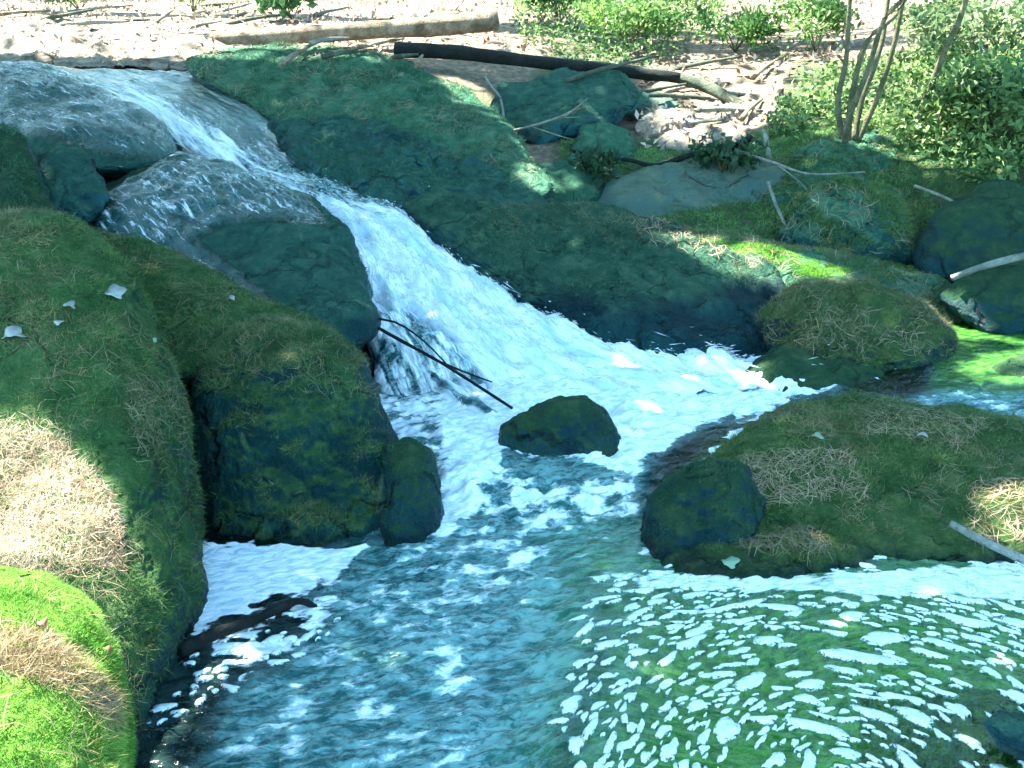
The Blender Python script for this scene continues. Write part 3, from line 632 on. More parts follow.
tag(mesh_np("foam", FVf, FFf, M['foam'], attrs={"rim": rim}), "small white flecks of foam circling on the green pool", kind="stuff")

# thin films of water running over the wet domes
def film(src, poly, dens, lift, axis, wd=10, k=1.0, tb=.32):
    sv = lambda a: np.clip((a - .5) * 2, 0, 1)
    V, F, ob = ROCK[src["label"]]; N = vnormals(V, F); px, py = project(V)
    s = soft(px, py, poly, wd); keep = (s[F] > 0.02).all(1) & (N[F].mean(1)[:, 1] < 0.3)
    Fk = F[keep]; used = np.unique(Fk); mp = -np.ones(len(V), int); mp[used] = np.arange(len(used))
    Vk = V[used] + N[used] * (lift * 2 * s[used] - lift)[:, None]
    ax = unit(np.array(axis, float)); cr = unit(np.cross(ax, [0, 0, 1.0]))
    fl = k * np.column_stack([Vk @ cr, Vk @ ax, np.zeros(len(Vk))])
    o = mesh_np("water", Vk, mp[Fk], M['fall'], attrs={"foam": dens * sv(s[used]), "turb": tb * sv(s[used])}, cols={"flow": fl})
    tag(o, kind="structure"); return o
film(dome2, [(60, 232), (100, 190), (180, 150), (240, 155), (310, 195), (330, 225), (280, 222), (230, 225), (200, 240), (265, 290), (300, 318), (230, 310), (150, 265)], 0.30, 0.008, (1, -1, -.5), 16, 3.6)
film(dome1, [(-80, 60), (60, 60), (135, 92), (195, 148), (160, 164), (110, 158), (40, 136), (-80, 140)], 0.23, 0.008, (1, -.6, -.3), 14, 3.8)
film(stepped, [(360, 300), (440, 310), (500, 380), (500, 440), (430, 480), (360, 420)], 0.46, 0.02, (.5, -1, -.5), 12, 1.8, .8)

# spray thrown up along the edges of the cascade
def drops(pts, dirs, ln, rd):
    o = np.array([[1, 0, 0], [-.5, .87, 0], [-.5, -.87, 0]])
    d = unit(dirs); a = unit(np.cross(d, [0.3, 0.2, 0.9])); c = np.cross(d, a)
    n = len(pts); V = np.zeros((n, 5, 3)); V[:, 0] = pts; V[:, 4] = pts + d * ln[:, None]
    for k in range(3): V[:, k + 1] = pts + d * (ln * 0.35)[:, None] + rd[:, None] * (o[k, 0] * a + o[k, 1] * c)
    T = np.array([[0, 2, 1], [0, 3, 2], [0, 1, 3], [4, 1, 2], [4, 2, 3], [4, 3, 1]])
    return V.reshape(-1, 3), (np.arange(n)[:, None, None] * 5 + T[None]).reshape(-1, 3)
n = 22000; G3 = FV.reshape(NU, NV_, 3); fo2 = foam.reshape(NU, NV_)
ii = rng.integers(int(NU * .12), int(NU * .97), n); jj = np.where(rng.random(n) < .38, NV_ - 18 - np.abs(rng.normal(0, 13, n)), rng.uniform(14, NV_ - 14, n)).astype(int)
jj = np.clip(jj, 4, NV_ - 4); kp = rng.random(n) < np.clip((fo2[ii, jj] - .22) * 1.8, 0, 1) * np.clip(ii / NU * 2.2, .25, 1); ii, jj = ii[kp], jj[kp]; n = len(ii)
tan_ = unit(G3[np.clip(ii + 8, 0, NU - 1), jj] - G3[np.clip(ii - 8, 0, NU - 1), jj]); rt = np.clip((jj / NV_ - .72) / .2, 0, 1)[:, None]
clump = np.clip(.5 + 1.3 * fbm(np.column_stack([ii * .045, jj * .07, 0 * ii]), 2), .05, 1.2)
dirs = unit(tan_ + rng.normal(0, .16, (n, 3)) + np.array([.25, .1, .55]) * rt * rng.random((n, 1)) * 1.5)
base = G3[ii, jj] + np.array([0, 0, 1]) * (rng.exponential(.016, n) * clump * (.4 + .8 * ii / NU))[:, None] + dirs * (rt[:, 0] * rng.exponential(.045, n) * clump)[:, None] - dirs * .02
V, F = drops(base, dirs, (rng.exponential(.022, n) + .010) * (1 - .45 * rt[:, 0]), rng.uniform(.0011, .0036, n))
tag(mesh_np("spray", V, F, M['spray']), "white spray thrown up along the cascade", kind="stuff")

# ------------------------------------------------------------------ moss, needles, leaves
def sample(V, F, n, nzmin=0.1, poly=None, frame=True):
    tri = F if F.shape[1] == 3 else np.concatenate([F[:, [0, 1, 2]], F[:, [0, 2, 3]]])
    a, b_, c = V[tri[:, 0]], V[tri[:, 1]], V[tri[:, 2]]; cr = np.cross(b_ - a, c - a); ar = np.linalg.norm(cr, axis=1); N = cr / (ar[:, None] + 1e-12)
    ok = N[:, 2] > nzmin
    m = (a + b_ + c) / 3; px, py = project(m)
    if frame: ok &= (px > -120) & (px < 1144) & (py > -60) & (py < 850) & (np.einsum('ij,ij->i', N, m - CAM) < 0.25 * np.linalg.norm(m - CAM, axis=1))
    if poly is not None: ok &= poly_sd(px, py, poly) < 0
    wgt = np.where(ok, ar, 0)
    if wgt.sum() <= 0: return np.zeros((0, 3)), np.zeros((0, 3))
    t = rng.choice(len(tri), n, p=wgt / wgt.sum()); r1 = np.sqrt(rng.random(n)); r2 = rng.random(n)
    return a[t] * (1 - r1)[:, None] + b_[t] * (r1 * (1 - r2))[:, None] + c[t] * (r1 * r2)[:, None], N[t]

def blades(P, N, ln, wd, lean, c0, c1, var=0.3):
    n = len(P); d = unit(N * (1 - lean) + np.array([0, 0, .25]) + lean * rng.normal(0, 1, (n, 3)))
    ln = ln * rng.uniform(.5, 1.4, n); s = unit(np.cross(d, rng.normal(0, 1, (n, 3)))) * (wd * rng.uniform(.6, 1.3, n))[:, None]
    droop = d * ln[:, None] - np.array([0, 0, 1]) * (ln * .25 * lean)[:, None]
    V = np.stack([P - s, P + s, P + droop], 1)
    t = np.clip(0.45 + fbm(P * 2.3 + 9, 2) * .9 + fbm(P * 8, 2) * 1.1 + rng.normal(0, var, n), 0, 1)[:, None]
    C = (np.array(c0) * (1 - t) + np.array(c1) * t) * np.array([1.4, 1.75, 1.65])
    return V.reshape(-1, 3), np.arange(3 * n).reshape(-1, 3), np.repeat(C, 3, 0)

def moss(ob, n, ln, wd, c0, c1, lean=.55, nzmin=.15, thr=-.1, poly=None, wl=0.03):
    V, F, _ = ROCK[ob["label"]]; P, N = sample(V, F, n, nzmin, poly)
    k = (fbm(P * 4 + 3, 3) > thr) & (P[:, 2] > wl); P, N = P[k], N[k]
    ln = ln * np.clip(.75 + 1.3 * fbm(P * 6 + 40, 3), .3, 1.5)
    bv, bf, bc = blades(P - N * .003, N, ln, wd, lean, c0, c1)
    org = np.array(ob.location)
    mesh_np("moss", bv - org, bf, M['blade'], ob, False, cols={"tint": bc})
DK = ((0.010, 0.042, 0.028), (0.050, 0.095, 0.055))
G1, G2, G3 = (0.016, 0.052, 0.014), (0.09, 0.115, 0.03), (0.19, 0.165, 0.075)
moss(left_big, 110000, .034, .0012, G1, (0.11, 0.15, 0.05), .75, .0)
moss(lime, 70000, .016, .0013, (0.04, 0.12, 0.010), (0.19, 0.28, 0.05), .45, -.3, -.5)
moss(left_mid, 45000, .034, .0013, (0.012, 0.044, 0.018), (0.11, 0.13, 0.05), .75, .7)
def dry(ob, n, thr, poly=None, nz=.1, c0=(0.06, 0.075, 0.03), c1=(0.26, 0.235, 0.12)):
    V, F, _ = ROCK[ob["label"]]; P, N = sample(V, F, n, nz, poly); k = (.55 * fbm(P * 5 + 21, 3) + .6 * fbm(P * 1.9 + 5, 2) > thr + .03 + .2 * (rng.random(len(P)) - .5)) & (P[:, 2] > .05); P, N = P[k], N[k]
    bv, bf, bc = blades(P, N, .037, .0008, .9, c0, c1); bc = np.clip(bc / np.array([1.2, 1.7, 1.75]), 0, .7); mesh_np("dry_moss", bv - np.array(ob.location), bf, M['needle'], ob, False, cols={"tint": bc})
dry(left_big, 60000, .06); dry(left_big, 26000, -1, [(-120, 405), (60, 436), (112, 490), (126, 570), (-120, 590)], .1, (.36, .28, .21), (.68, .58, .48)); dry(fg, 75000, .06); dry(left_mid, 12000, .0, None, .72); dry(ridge, 16000, .05)  # pale needles inside the polygon paint the left sun patch whiter
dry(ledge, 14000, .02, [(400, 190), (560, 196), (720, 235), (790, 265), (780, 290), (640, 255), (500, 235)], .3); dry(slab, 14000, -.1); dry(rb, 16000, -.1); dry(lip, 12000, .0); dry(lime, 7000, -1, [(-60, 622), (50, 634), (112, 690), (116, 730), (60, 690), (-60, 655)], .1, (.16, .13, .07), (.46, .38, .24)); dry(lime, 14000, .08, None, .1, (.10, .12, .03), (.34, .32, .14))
moss(slab, 30000, .02, .0018, (0.06, 0.14, 0.015), (0.18, 0.30, 0.04), .5, .1, -.6, [(668, 236), (760, 244), (850, 270), (838, 282), (760, 270), (690, 256)])  # brighter lime blades paint the sunlit strip into the slab's moss
moss(shelf, 30000, .03, .0022, G1, (0.10, 0.115, 0.04), .65, .1)
moss(ridge, 40000, .034, .0028, (0.014, 0.055, 0.034), (0.07, 0.13, 0.07), .6, .1)
moss(slab, 24000, .03, .0024, (0.03, 0.06, 0.015), (0.12, 0.15, 0.05), .6, .2)
moss(rb, 14000, .028, .0022, (0.02, 0.04, 0.014), (0.10, 0.10, 0.045), .6, .2)
moss(fg, 95000, .034, .0013, (0.018, 0.05, 0.012), (0.13, 0.14, 0.045), .75, .1)
moss(lip, 26000, .022, .0016, (0.025, 0.055, 0.012), (0.10, 0.10, 0.035), .6, .0)
moss(ledge, 40000, .03, .0024, *DK, .6, .4, -.05, None, .31); moss(step_, 12000, .03, .0022, *DK, .6, .4, .0, None, .6); moss(dome2, 16000, .022, .002, (.008, .045, .035), (.03, .10, .075), .6, .2, .02); moss(dome1, 9000, .026, .0024, (.008, .045, .035), (.03, .10, .075), .6, .2, .08); moss(hollow, 9000, .03, .002, *DK, .6, .2, -.1); moss(centre, 5000, .012, .0014, *DK, .5, .6, 0); moss(lump_, 9000, .016, .0014, *DK, .5, .1, -.1); moss(knob, 5000, .018, .0014, *DK, .5, .1, -.1)
for o in list(col.objects):
    if o.name.startswith("mossy_boulder") and not o.children: moss(o, 26000, .034, .003, (0.025, 0.055, 0.015), (0.10, 0.13, 0.045), .6, .15)

def needles(P, N, ln, wd, c0, c1, flat=0.12):
    n = len(P); d = rng.normal(0, 1, (n, 3)); d = unit(d - N * np.einsum('ij,ij->i', d, N)[:, None]) + N * rng.normal(0.03, flat, (n, 1)); d = unit(d)
    ln = ln * rng.uniform(.45, 1.2, n); s = unit(np.cross(d, N)) * (wd * rng.uniform(.6, 1.3, n))[:, None]; P = P + N * .008
    bend = np.cross(d, N) * (ln * rng.normal(0, .12, n))[:, None] + N * (ln * .05)[:, None]
    A = P - d * (ln / 2)[:, None]; B = P + bend; C_ = P + d * (ln / 2)[:, None]
    V = np.stack([A - s * .5, A + s * .5, B - s, B + s, C_ - s * .5, C_ + s * .5], 1)
    T = np.array([[0, 1, 3, 2], [2, 3, 5, 4]]); F = (np.arange(n)[:, None, None] * 6 + T[None]).reshape(-1, 4)
    t = np.clip(rng.normal(.5, .3, n), 0, 1)[:, None]; C = np.array(c0) * (1 - t) + np.array(c1) * t
    return V.reshape(-1, 3), F, np.repeat(C, 6, 0)
nd = []
def strew(ob, n, poly=None, ln=.065, wd=.0008, thr=.12, c0=(0.10, 0.085, 0.04), c1=(0.32, 0.26, 0.15), nzmin=.25):
    V, F, _ = ROCK[ob["label"]]; P, N = sample(V, F, n * 3, nzmin, poly)
    k = (fbm(P * 3.3 + 11, 3) > thr) & (P[:, 2] > .04); nd.append(needles(P[k][:n], N[k][:n], ln, wd, c0, c1))
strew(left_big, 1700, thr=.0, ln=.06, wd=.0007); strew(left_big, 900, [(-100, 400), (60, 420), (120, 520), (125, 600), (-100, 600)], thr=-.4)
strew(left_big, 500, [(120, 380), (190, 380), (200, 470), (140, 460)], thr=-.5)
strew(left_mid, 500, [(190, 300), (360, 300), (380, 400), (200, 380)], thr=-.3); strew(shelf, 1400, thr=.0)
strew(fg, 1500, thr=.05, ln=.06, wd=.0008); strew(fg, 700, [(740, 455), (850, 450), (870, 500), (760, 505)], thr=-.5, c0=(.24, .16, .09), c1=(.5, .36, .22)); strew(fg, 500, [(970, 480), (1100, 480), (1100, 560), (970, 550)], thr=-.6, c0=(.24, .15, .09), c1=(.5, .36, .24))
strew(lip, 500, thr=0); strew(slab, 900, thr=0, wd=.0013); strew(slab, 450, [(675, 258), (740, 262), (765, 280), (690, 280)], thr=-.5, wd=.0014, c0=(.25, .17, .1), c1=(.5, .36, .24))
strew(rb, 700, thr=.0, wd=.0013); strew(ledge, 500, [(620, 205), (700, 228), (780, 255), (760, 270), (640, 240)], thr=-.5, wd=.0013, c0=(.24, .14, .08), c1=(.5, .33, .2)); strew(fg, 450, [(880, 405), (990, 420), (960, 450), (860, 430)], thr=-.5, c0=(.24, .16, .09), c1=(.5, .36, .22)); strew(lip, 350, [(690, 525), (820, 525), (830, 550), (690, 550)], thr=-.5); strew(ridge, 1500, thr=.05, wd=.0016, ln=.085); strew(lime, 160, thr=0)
for o in ROCK.values():
    if o[2].name.startswith("mossy") and o[2] not in (left_big, left_mid, shelf, fg, lip, slab, rb, ridge, lime): strew(o[2], 450, thr=-.05, wd=.0016, ln=.08)
oV, oF, oC, off = [], [], [], 0
for V, F, C in nd: oV.append(V); oF.append(F + off); oC.append(C); off += len(V)
tag(mesh_np("pine_needles", np.concatenate(oV), np.concatenate(oF), M['needle'], None, False, cols={"tint": np.concatenate(oC)}), "dry tan pine needles strewn over the boulders", kind="stuff")

def leafs(P, N, ln, wd, c0, c1, up=0.4, var=.3, curl=.2):
    """pointed, folded leaves: 6 points and 4 faces each"""
    n = len(P); d = unit(rng.normal(0, 1, (n, 3)) * (1 - up) + N * 0.2); nn = unit(N * up + rng.normal(0, .45, (n, 3)))
    s = unit(np.cross(d, nn)); nn = np.cross(s, d)
    ln = ln * rng.uniform(.6, 1.3, n); wd = wd * rng.uniform(.7, 1.2, n)
    L = ln[:, None]; W = wd[:, None]
    A = P; M1 = P + d * L * .5 - nn * L * .08; T = P + d * L - nn * L * curl
    V = np.stack([A, M1 - s * W + nn * W * .5, M1, M1 + s * W + nn * W * .5, T], 1)
    Tt = np.array([[0, 2, 1], [0, 3, 2], [4, 1, 2], [4, 2, 3]]); F = (np.arange(n)[:, None, None] * 5 + Tt[None]).reshape(-1, 3)
    t = np.clip(.5 + fbm(P * 2.2, 2) + rng.normal(0, var, n), 0, 1)[:, None]; C = np.array(c0) * (1 - t) + np.array(c1) * t
    return V.reshape(-1, 3), F, np.repeat(C, 5, 0)

gF = grid_faces(len(gx), len(gy))
P, N = sample(GV, gF, 70000, .1, [(560, 140), (640, 150), (770, 130), (850, 118), (1140, 110), (1140, 330), (900, 330), (560, 230)]); P_ok = fbm(P * 3, 3) > -.25
bv, bf, bc = blades(P[P_ok], N[P_ok], .035, .0024, .65, (0.025, 0.075, 0.022), (0.13, 0.20, 0.06))
tag(mesh_np("ground_moss", bv, bf, M['blade'], None, False, cols={"tint": bc}), "green moss growing on the earth of the right bank", kind="stuff")
# leaf litter and low green cover on the banks
P, N = sample(GV, gF, 42000, .3, [(-100, -60), (1140, -60), (1140, 40), (800, 90), (760, 150), (640, 150), (650, 90), (560, 62), (420, 60), (-100, 66)])
for nm_ in ROCK:
    if nm_.startswith("pale"):
        P2, N2 = sample(ROCK[nm_][0], ROCK[nm_][1], 160 if "ledge" in nm_ else 25, .3); k2 = fbm(P2 * 2.5, 2) > -.1; P, N = np.concatenate([P, P2[k2]]), np.concatenate([N, N2[k2]])
V, F, C = leafs(P + N * .01, N, .058, .018, (0.13, 0.085, 0.055), (0.64, 0.53, 0.43), .72, .42)
tag(mesh_np("leaf_litter", V, F, M['litter'], None, False, cols={"tint": C}), "pale dead leaves covering the sunlit far bank", kind="stuff")
gc = []
for poly, n, h in (([(515, -60), (740, -60), (720, 30), (655, 80), (560, 70), (515, 40)], 52000, .17), ([(760, 140), (800, 95), (940, 60), (1140, 30), (1140, 200), (1000, 215), (930, 160)], 16000, .2),
                   ([(130, -60), (260, -60), (250, 12), (190, 25)], 1500, .14), ([(700, -60), (860, -60), (850, 60), (760, 70)], 9000, .18), ([(300, -60), (500, -60), (500, 15), (340, 20)], 1600, .15)):
    P, N = sample(GV, gF, n, .2, poly); k = fbm(P * 2.4 + 2, 3) > (-.3 if n > 30000 else -.06); P, N = P[k], N[k]
    P = P + np.array([0, 0, 1]) * (h * rng.random(len(P)) * (0.4 + np.clip(fbm(P * 3, 2) + .5, 0, 1.2)))[:, None]
    gc.append(leafs(P, np.tile([0, 0, 1.0], (len(P), 1)), .046, .014, (0.04, 0.11, 0.03), (0.26, 0.38, 0.13), .5, .45))
oV, oF, oC, off = [], [], [], 0
for V, F, C in gc: oV.append(V); oF.append(F + off); oC.append(C); off += len(V)
tag(mesh_np("ground_cover", np.concatenate(oV), np.concatenate(oF), M['leaf'], None, False, cols={"tint": np.concatenate(oC)}), "low leafy green plants covering the far bank", kind="stuff")

bvh = BVHTree.FromPolygons(*(lambda v, f: (v.tolist(), f))(*(
    np.concatenate([s[0] for s in solids]),
    [tuple(r) for r in np.concatenate([(np.column_stack([f, f[:, -1]]) if f.shape[1] == 3 else f) + o for (v, f), o in zip(solids, np.cumsum([0] + [len(s[0]) for s in solids[:-1]]))]).tolist()])))
def hit(px, py):
    """the solid point seen at a picture position"""
    d = unit(at(px, py, 5.0) - CAM); h = bvh.ray_cast(Vector(CAM), Vector(d), 200)
    return (np.array(h[0]), np.array(h[1])) if h[0] is not None else (at(px, py, 8.0), np.array([0, 0, 1.0]))

# single pale leaves lying on the boulders
def leaf_mesh(ln, lobes, seed):
    r = random.Random(seed); m = 26; th = np.linspace(0, 2 * np.pi, m, endpoint=False)
    rad = ln * .5 * (0.62 + 0.34 * np.cos(th * lobes) ** 2 * (0.6 + 0.4 * np.cos(th)) + np.array([r.uniform(-.06, .06) for _ in th]))
    x, y = rad * np.cos(th), .75 * rad * np.sin(th); zc = .12 * ln * np.sin(th * 2 + seed) + .006
    V = np.concatenate([np.column_stack([x, y, zc]), np.column_stack([x, y, zc - .0008]), [[0, 0, .006], [0, 0, .0052]]]); F = []
    for i in range(m):
        j = (i + 1) % m; F += [(2 * m, i, j), (2 * m + 1, m + j, m + i), (i, m + i, j), (j, m + i, m + j)]
    return V, np.array(F)
def mat_flat(name, c):
    b = NB(name); n_ = b.noise(60, 4); return b.done(b.bsdf(color=b.mix(n_, c, tuple(x * .6 for x in c)), rough=.55))
M['lf_pale'] = mat_flat("leaf_pale", (.36, .38, .34)); M['lf_green'] = mat_flat("leaf_green", (.22, .36, .22)); M['lf_brown'] = mat_flat("leaf_brown", (.30, .13, .06))
for i, (px, py, ln, lb, mt, cls) in enumerate((
  (112, 296, .13, "torn pale lobed leaf on the moss of the low left shelf", 'lf_pale', 'pale'), (68, 310, .08, "narrow pale leaf left of the torn lobed leaf on the left boulder", 'lf_pale', 'p'),
  (60, 326, .05, "tiny pale leaf on the left boulder just below the narrow pale leaf", 'lf_pale', 'p'), (150, 343, .05, "small greenish leaf near the top right rim of the largest left boulder", 'lf_green', 'p'),
  (14, 338, .13, "bluish white leaf at the left edge of the largest left boulder", 'lf_pale', 'p'), (816, 440, .075, "pale green leaf on top of the broad right boulder", 'lf_green', 'p'),
  (922, 440, .08, "cream leaf near the back right of the broad right boulder", 'lf_pale', 'p'), (728, 565, .10, "pale green star-shaped leaf on the low ledge by the foamy pool", 'lf_green', 'p'),
  (38, 630, .04, "small curled brown leaf on the lime green boulder", 'lf_brown', 'p'), (100, 655, .04, "reddish leaf at the right shoulder of the lime green boulder", 'lf_brown', 'p'), (232, 302, .07, "small white leaf beside the thin water on the left shelf", 'lf_pale', 'p'))):
    h, nn = hit(px, py); V, F = leaf_mesh(ln * .75, 2 if ln < .1 else 2.5, i)
    o = mesh_np("fallen_leaf", V, F, M[mt], None, True); o.rotation_euler = (Vector(nn) * .8 + Vector((0, 0, .2))).to_track_quat('Z', 'Y').to_euler(); o.location = h + nn * .012
    tag(o, lb, "leaf", "loose leaves on the boulders")

# ------------------------------------------------------------------ logs, sticks, twigs
def stick(name, label, pts, r0, r1, mat, sides=8, wob=.12, cat="branch", lift=.5, group=None, twigs=()):
    W = np.array([at(*p) if len(p) == 3 else hit(*p)[0] + np.array([0, 0, lift * r0]) for p in pts])
    V, F = tube(W, np.linspace(r0, r1, len(W)), sides, wob, len(label), 5); org = W[0]
    o = mesh_np(name, V - org, F, M[mat]); o.location = org; tag(o, label, cat, group)
    for t in twigs:
        T = np.array([at(*p) for p in t]); V, F = tube(T, np.linspace(r1 * 1.0, r1 * .45, len(T)), 5, .05, 3, 3); mesh_np("twig", V - org, F, M[mat], o)
    return o
stick("fallen_log", "long tan fallen log lying across the far bank, its right half shaded green", [(160, 44, 9.3), (260, 38, 9.4), (370, 30, 9.5), (440, 26, 9.6), (497, 20, 9.7)], .062, .085, 'bark_tan', 14, .1, "log")
stick("fallen_log", "dark fallen log below the long tan one, running into the shaded gap", [(396, 50, 8.9), (450, 52, 8.8), (520, 60, 8.7), (590, 68, 8.6), (680, 78, 8.5)], .06, .04, 'bark_dark', 12, .12, "log")
stick("fallen_log", "brown half-buried log right of the shaded gap", [(575, 66, 8.9), (640, 72, 8.8), (700, 84, 8.6), (760, 118, 8.1)], .05, .04, 'bark_green', 10, .15, "log")
stick("fallen_branch", "bleached branch lying on the long ledge left of the fallen log", [(0, 34, 9.4), (60, 36, 9.3), (120, 44, 9.2), (165, 50, 9.1)], .03, .02, 'bark_grey', 8)
stick("fallen_branch", "crooked dark branch reaching over the grey ledge", [(588, 168, 6.8), (625, 160, 6.75), (655, 166, 6.7), (690, 155, 6.6), (720, 152, 6.55), (752, 138, 6.6)], .012, .022, 'bark_dark', 7, .2)
stick("fallen_branch", "pale upright stick leaning on the round right bank boulder", [(768, 182, 5.95), (776, 205, 5.85), (786, 226, 5.8)], .011, .008, 'bark_grey', 7)
stick("fallen_branch", "short pale stick standing above the leaning upright one", [(764, 130, 6.9), (768, 150, 6.8), (770, 166, 6.75)], .015, .012, 'bark_grey', 7)
stick("fallen_branch", "thin arched pale branch below the sapling", [(735, 150, 6.5), (775, 163, 6.3), (810, 174, 6.2), (865, 172, 6.2)], .009, .005, 'bark_grey', 6, twigs=[((775, 163, 6.3), (800, 182, 6.1), (808, 192, 6.0))])
stick("fallen_branch", "thin grey branch slanting over the dark right rock", [(915, 186, 6.0), (950, 200, 5.7), (985, 222, 5.5)], .010, .006, 'bark_grey', 6)
stick("fallen_branch", "pale thick branch resting on the grey slab at the right edge", [(952, 278, 4.98), (985, 266, 5.0), (1030, 255, 5.0), (1090, 245, 5.0)], .015, .022, 'bark_grey', 8)
stick("fallen_branch", "pale grey stick slanting into the pool at the right edge of the broad boulder", [(950, 523, 3.0), (985, 542, 2.95), (1024, 560, 2.9), (1080, 588, 2.8)], .011, .016, 'bark_grey', 9)
stick("fallen_branch", "black forked stick caught in the broken left strand of the cascade", [(330, 292, 4.45), (362, 318, 4.4), (400, 340, 4.32), (440, 362, 4.25), (475, 384, 4.15), (512, 408, 4.0)], .0085, .006, 'bark_dark', 7, .15,
      twigs=[((362, 318, 4.4), (395, 322, 4.33), (425, 342, 4.27), (450, 368, 4.2)), ((440, 362, 4.25), (470, 374, 4.2), (492, 382, 4.15))])
stick("fallen_branch", "black waterlogged branch dividing the foam patch from the dark pool", [(180, 652, 2.47), (215, 634, 2.56), (245, 624, 2.62), (275, 610, 2.69), (298, 601, 2.74), (316, 607, 2.76)], .019, .009, 'bark_dark', 8, .3)
stick("bare_twig", "forked grey twig standing at the tail of the sunny ridge top", [(486, 82, 7.9), (500, 98, 7.8), (504, 126, 7.6)], .008, .012, 'bark_grey', 6, cat="twig", twigs=[((500, 98, 7.8), (492, 88, 7.7), (484, 74, 7.7))])
stick("bare_twig", "thin bare twig forking over the round grey-green stone", [(508, 132, 7.1), (545, 122, 7.0), (570, 112, 7.0), (588, 98, 7.0)], .010, .005, 'bark_grey', 6, cat="twig", twigs=[((530, 126, 7.05), (560, 136, 6.9), (575, 140, 6.9)), ((545, 122, 7.0), (562, 118, 7.0), (580, 117, 7.0))])
stick("bare_twig", "short twig beside the forking one, with a dead leaf colour", [(560, 118, 7.3), (575, 110, 7.3), (586, 108, 7.3)], .012, .006, 'bark_tan', 6, cat="twig")
stick("bare_twig", "pair of thin straws at the lit shoulder of the largest left boulder", [(112, 632, 2.28), (124, 624, 2.24), (136, 618, 2.2)], .003, .002, 'bark_grey', 5, cat="twig")
rr_ = random.Random(5)
spots = [(300, 60), (330, 48), (345, 58), (362, 52), (385, 46), (400, 62), (420, 68), (315, 42), (640, 62), (660, 78), (690, 92), (672, 104), (715, 88), (735, 98), (705, 70), (752, 112), (725, 118), (650, 96), (780, 96), (230, 12), (215, 8), (240, 18), (690, 128), (60, 20), (25, 16), (100, 12), (130, 24), (165, 20), (205, 30), (255, 24), (275, 10), (330, 16), (410, 30), (455, 14), (90, 30), (610, 74), (770, 70)]
words = ["bleached", "grey", "brown", "split", "crooked", "bark-stripped", "thin", "stubby"]
near = lambda x, y: "left end of the long tan log" if x < 180 else "middle of the long tan log" if x < 300 and y < 30 else "tan log's pile of broken wood" if x < 440 else "upper end of the dry channel" if y < 90 else "lower end of the dry channel"
for i, (x, y) in enumerate(spots):
    h, nn = hit(x, y); a = rr_.uniform(-.5, .6) if i % 3 else rr_.uniform(.8, 1.6); L = rr_.uniform(.14, .34)
    d = np.array([math.cos(a), math.sin(a), rr_.uniform(-.05, .25)]); p = h + np.array([0, 0, .02 + .03 * rr_.random()])
    W = np.array([p - d * L, p - d * L * .2 + np.array([0, .02, .01]), p + d * L]); V, F = tube(W, [rr_.uniform(.012, .025), .018, .009], 7, .2, i, 4)
    o = mesh_np("broken_stick", V - p, F, M[('bark_tan', 'bark_grey', 'bark_green')[i % 3]]); o.location = p
    tag(o, "%s piece of deadwood by the %s" % ({'0': "tan", '1': "pale grey", '2': "greenish dark"}[str(i % 3)], near(x, y)), "stick", "broken sticks on the far bank: %s, kind %d" % (near(x, y), i % 3))

# ------------------------------------------------------------------ sapling and shrubs
def crown_leaves(centers, radii, per, ln, wd, c0, c1, seed=0):
    Ps = []
    for c, r in zip(centers, radii):
        v = unit(rng.normal(0, 1, (per, 3))) * (rng.random(per) ** .45)[:, None] * r; v[:, 2] *= .6
        P = c + v; Ps.append(P[fbm(P * 3.1 / max(r, .3) + seed, 2) > -.18])
    P = np.concatenate(Ps); return leafs(P, np.tile([0, 0, 1.0], (len(P), 1)), ln, wd, c0, c1, .5)
def sap(name, label, base, stems, r0, crown):
    root = empty(name, base); tag(root, label, "sapling"); tops = []
    for s in stems:
        W = np.array([at(*p) for p in s]); W = np.concatenate([W, [W[-1] + (W[-1] - W[-2]) * 1.2 + np.array([0, 0, .5])]]); tops.append(W[-1])
        V, F = tube(W, np.linspace(r0, r0 * .55, len(W)), 8, .08, len(tops), 5); mesh_np("trunk", V - base, F, M['bark_stem'], root)
    cs, rs = [], []
    for t in tops:
        for k in range(crown): cs.append(t + rng.normal(0, .45, 3) + np.array([0, 0, .7])); rs.append(.38)
    V, F, C = crown_leaves(cs, rs, 110, .09, .028, (0.03, 0.08, 0.015), (0.1, 0.2, 0.04)); mesh_np("crown", V - base, F, M['leaf'], root, False, cols={"tint": C})
    return root
b0 = at(852, 142, 6.75)
sap("sapling", "sapling with five slender stems fanning up from the green mound", b0, [
  [(842, 138, 6.72), (838, 100, 6.7), (846, 60, 6.7), (850, 0, 6.7)], [(848, 140, 6.7), (852, 95, 6.65), (868, 40, 6.65), (905, 0, 6.6)],
  [(854, 140, 6.75), (862, 100, 6.8), (880, 50, 6.8), (888, 0, 6.85)], [(858, 140, 6.75), (872, 110, 6.75), (890, 60, 6.7), (904, -5, 6.7)], [(845, 142, 6.6), (848, 120, 6.55), (868, 70, 6.55), (884, 20, 6.5), (912, -20, 6.5)]], .020, 1)
sap("sapling", "single leaning stem right of the five-stemmed sapling", at(918, 118, 6.6), [[(918, 118, 6.6), (930, 90, 6.55), (945, 50, 6.5), (966, 0, 6.45)]], .024, 1)
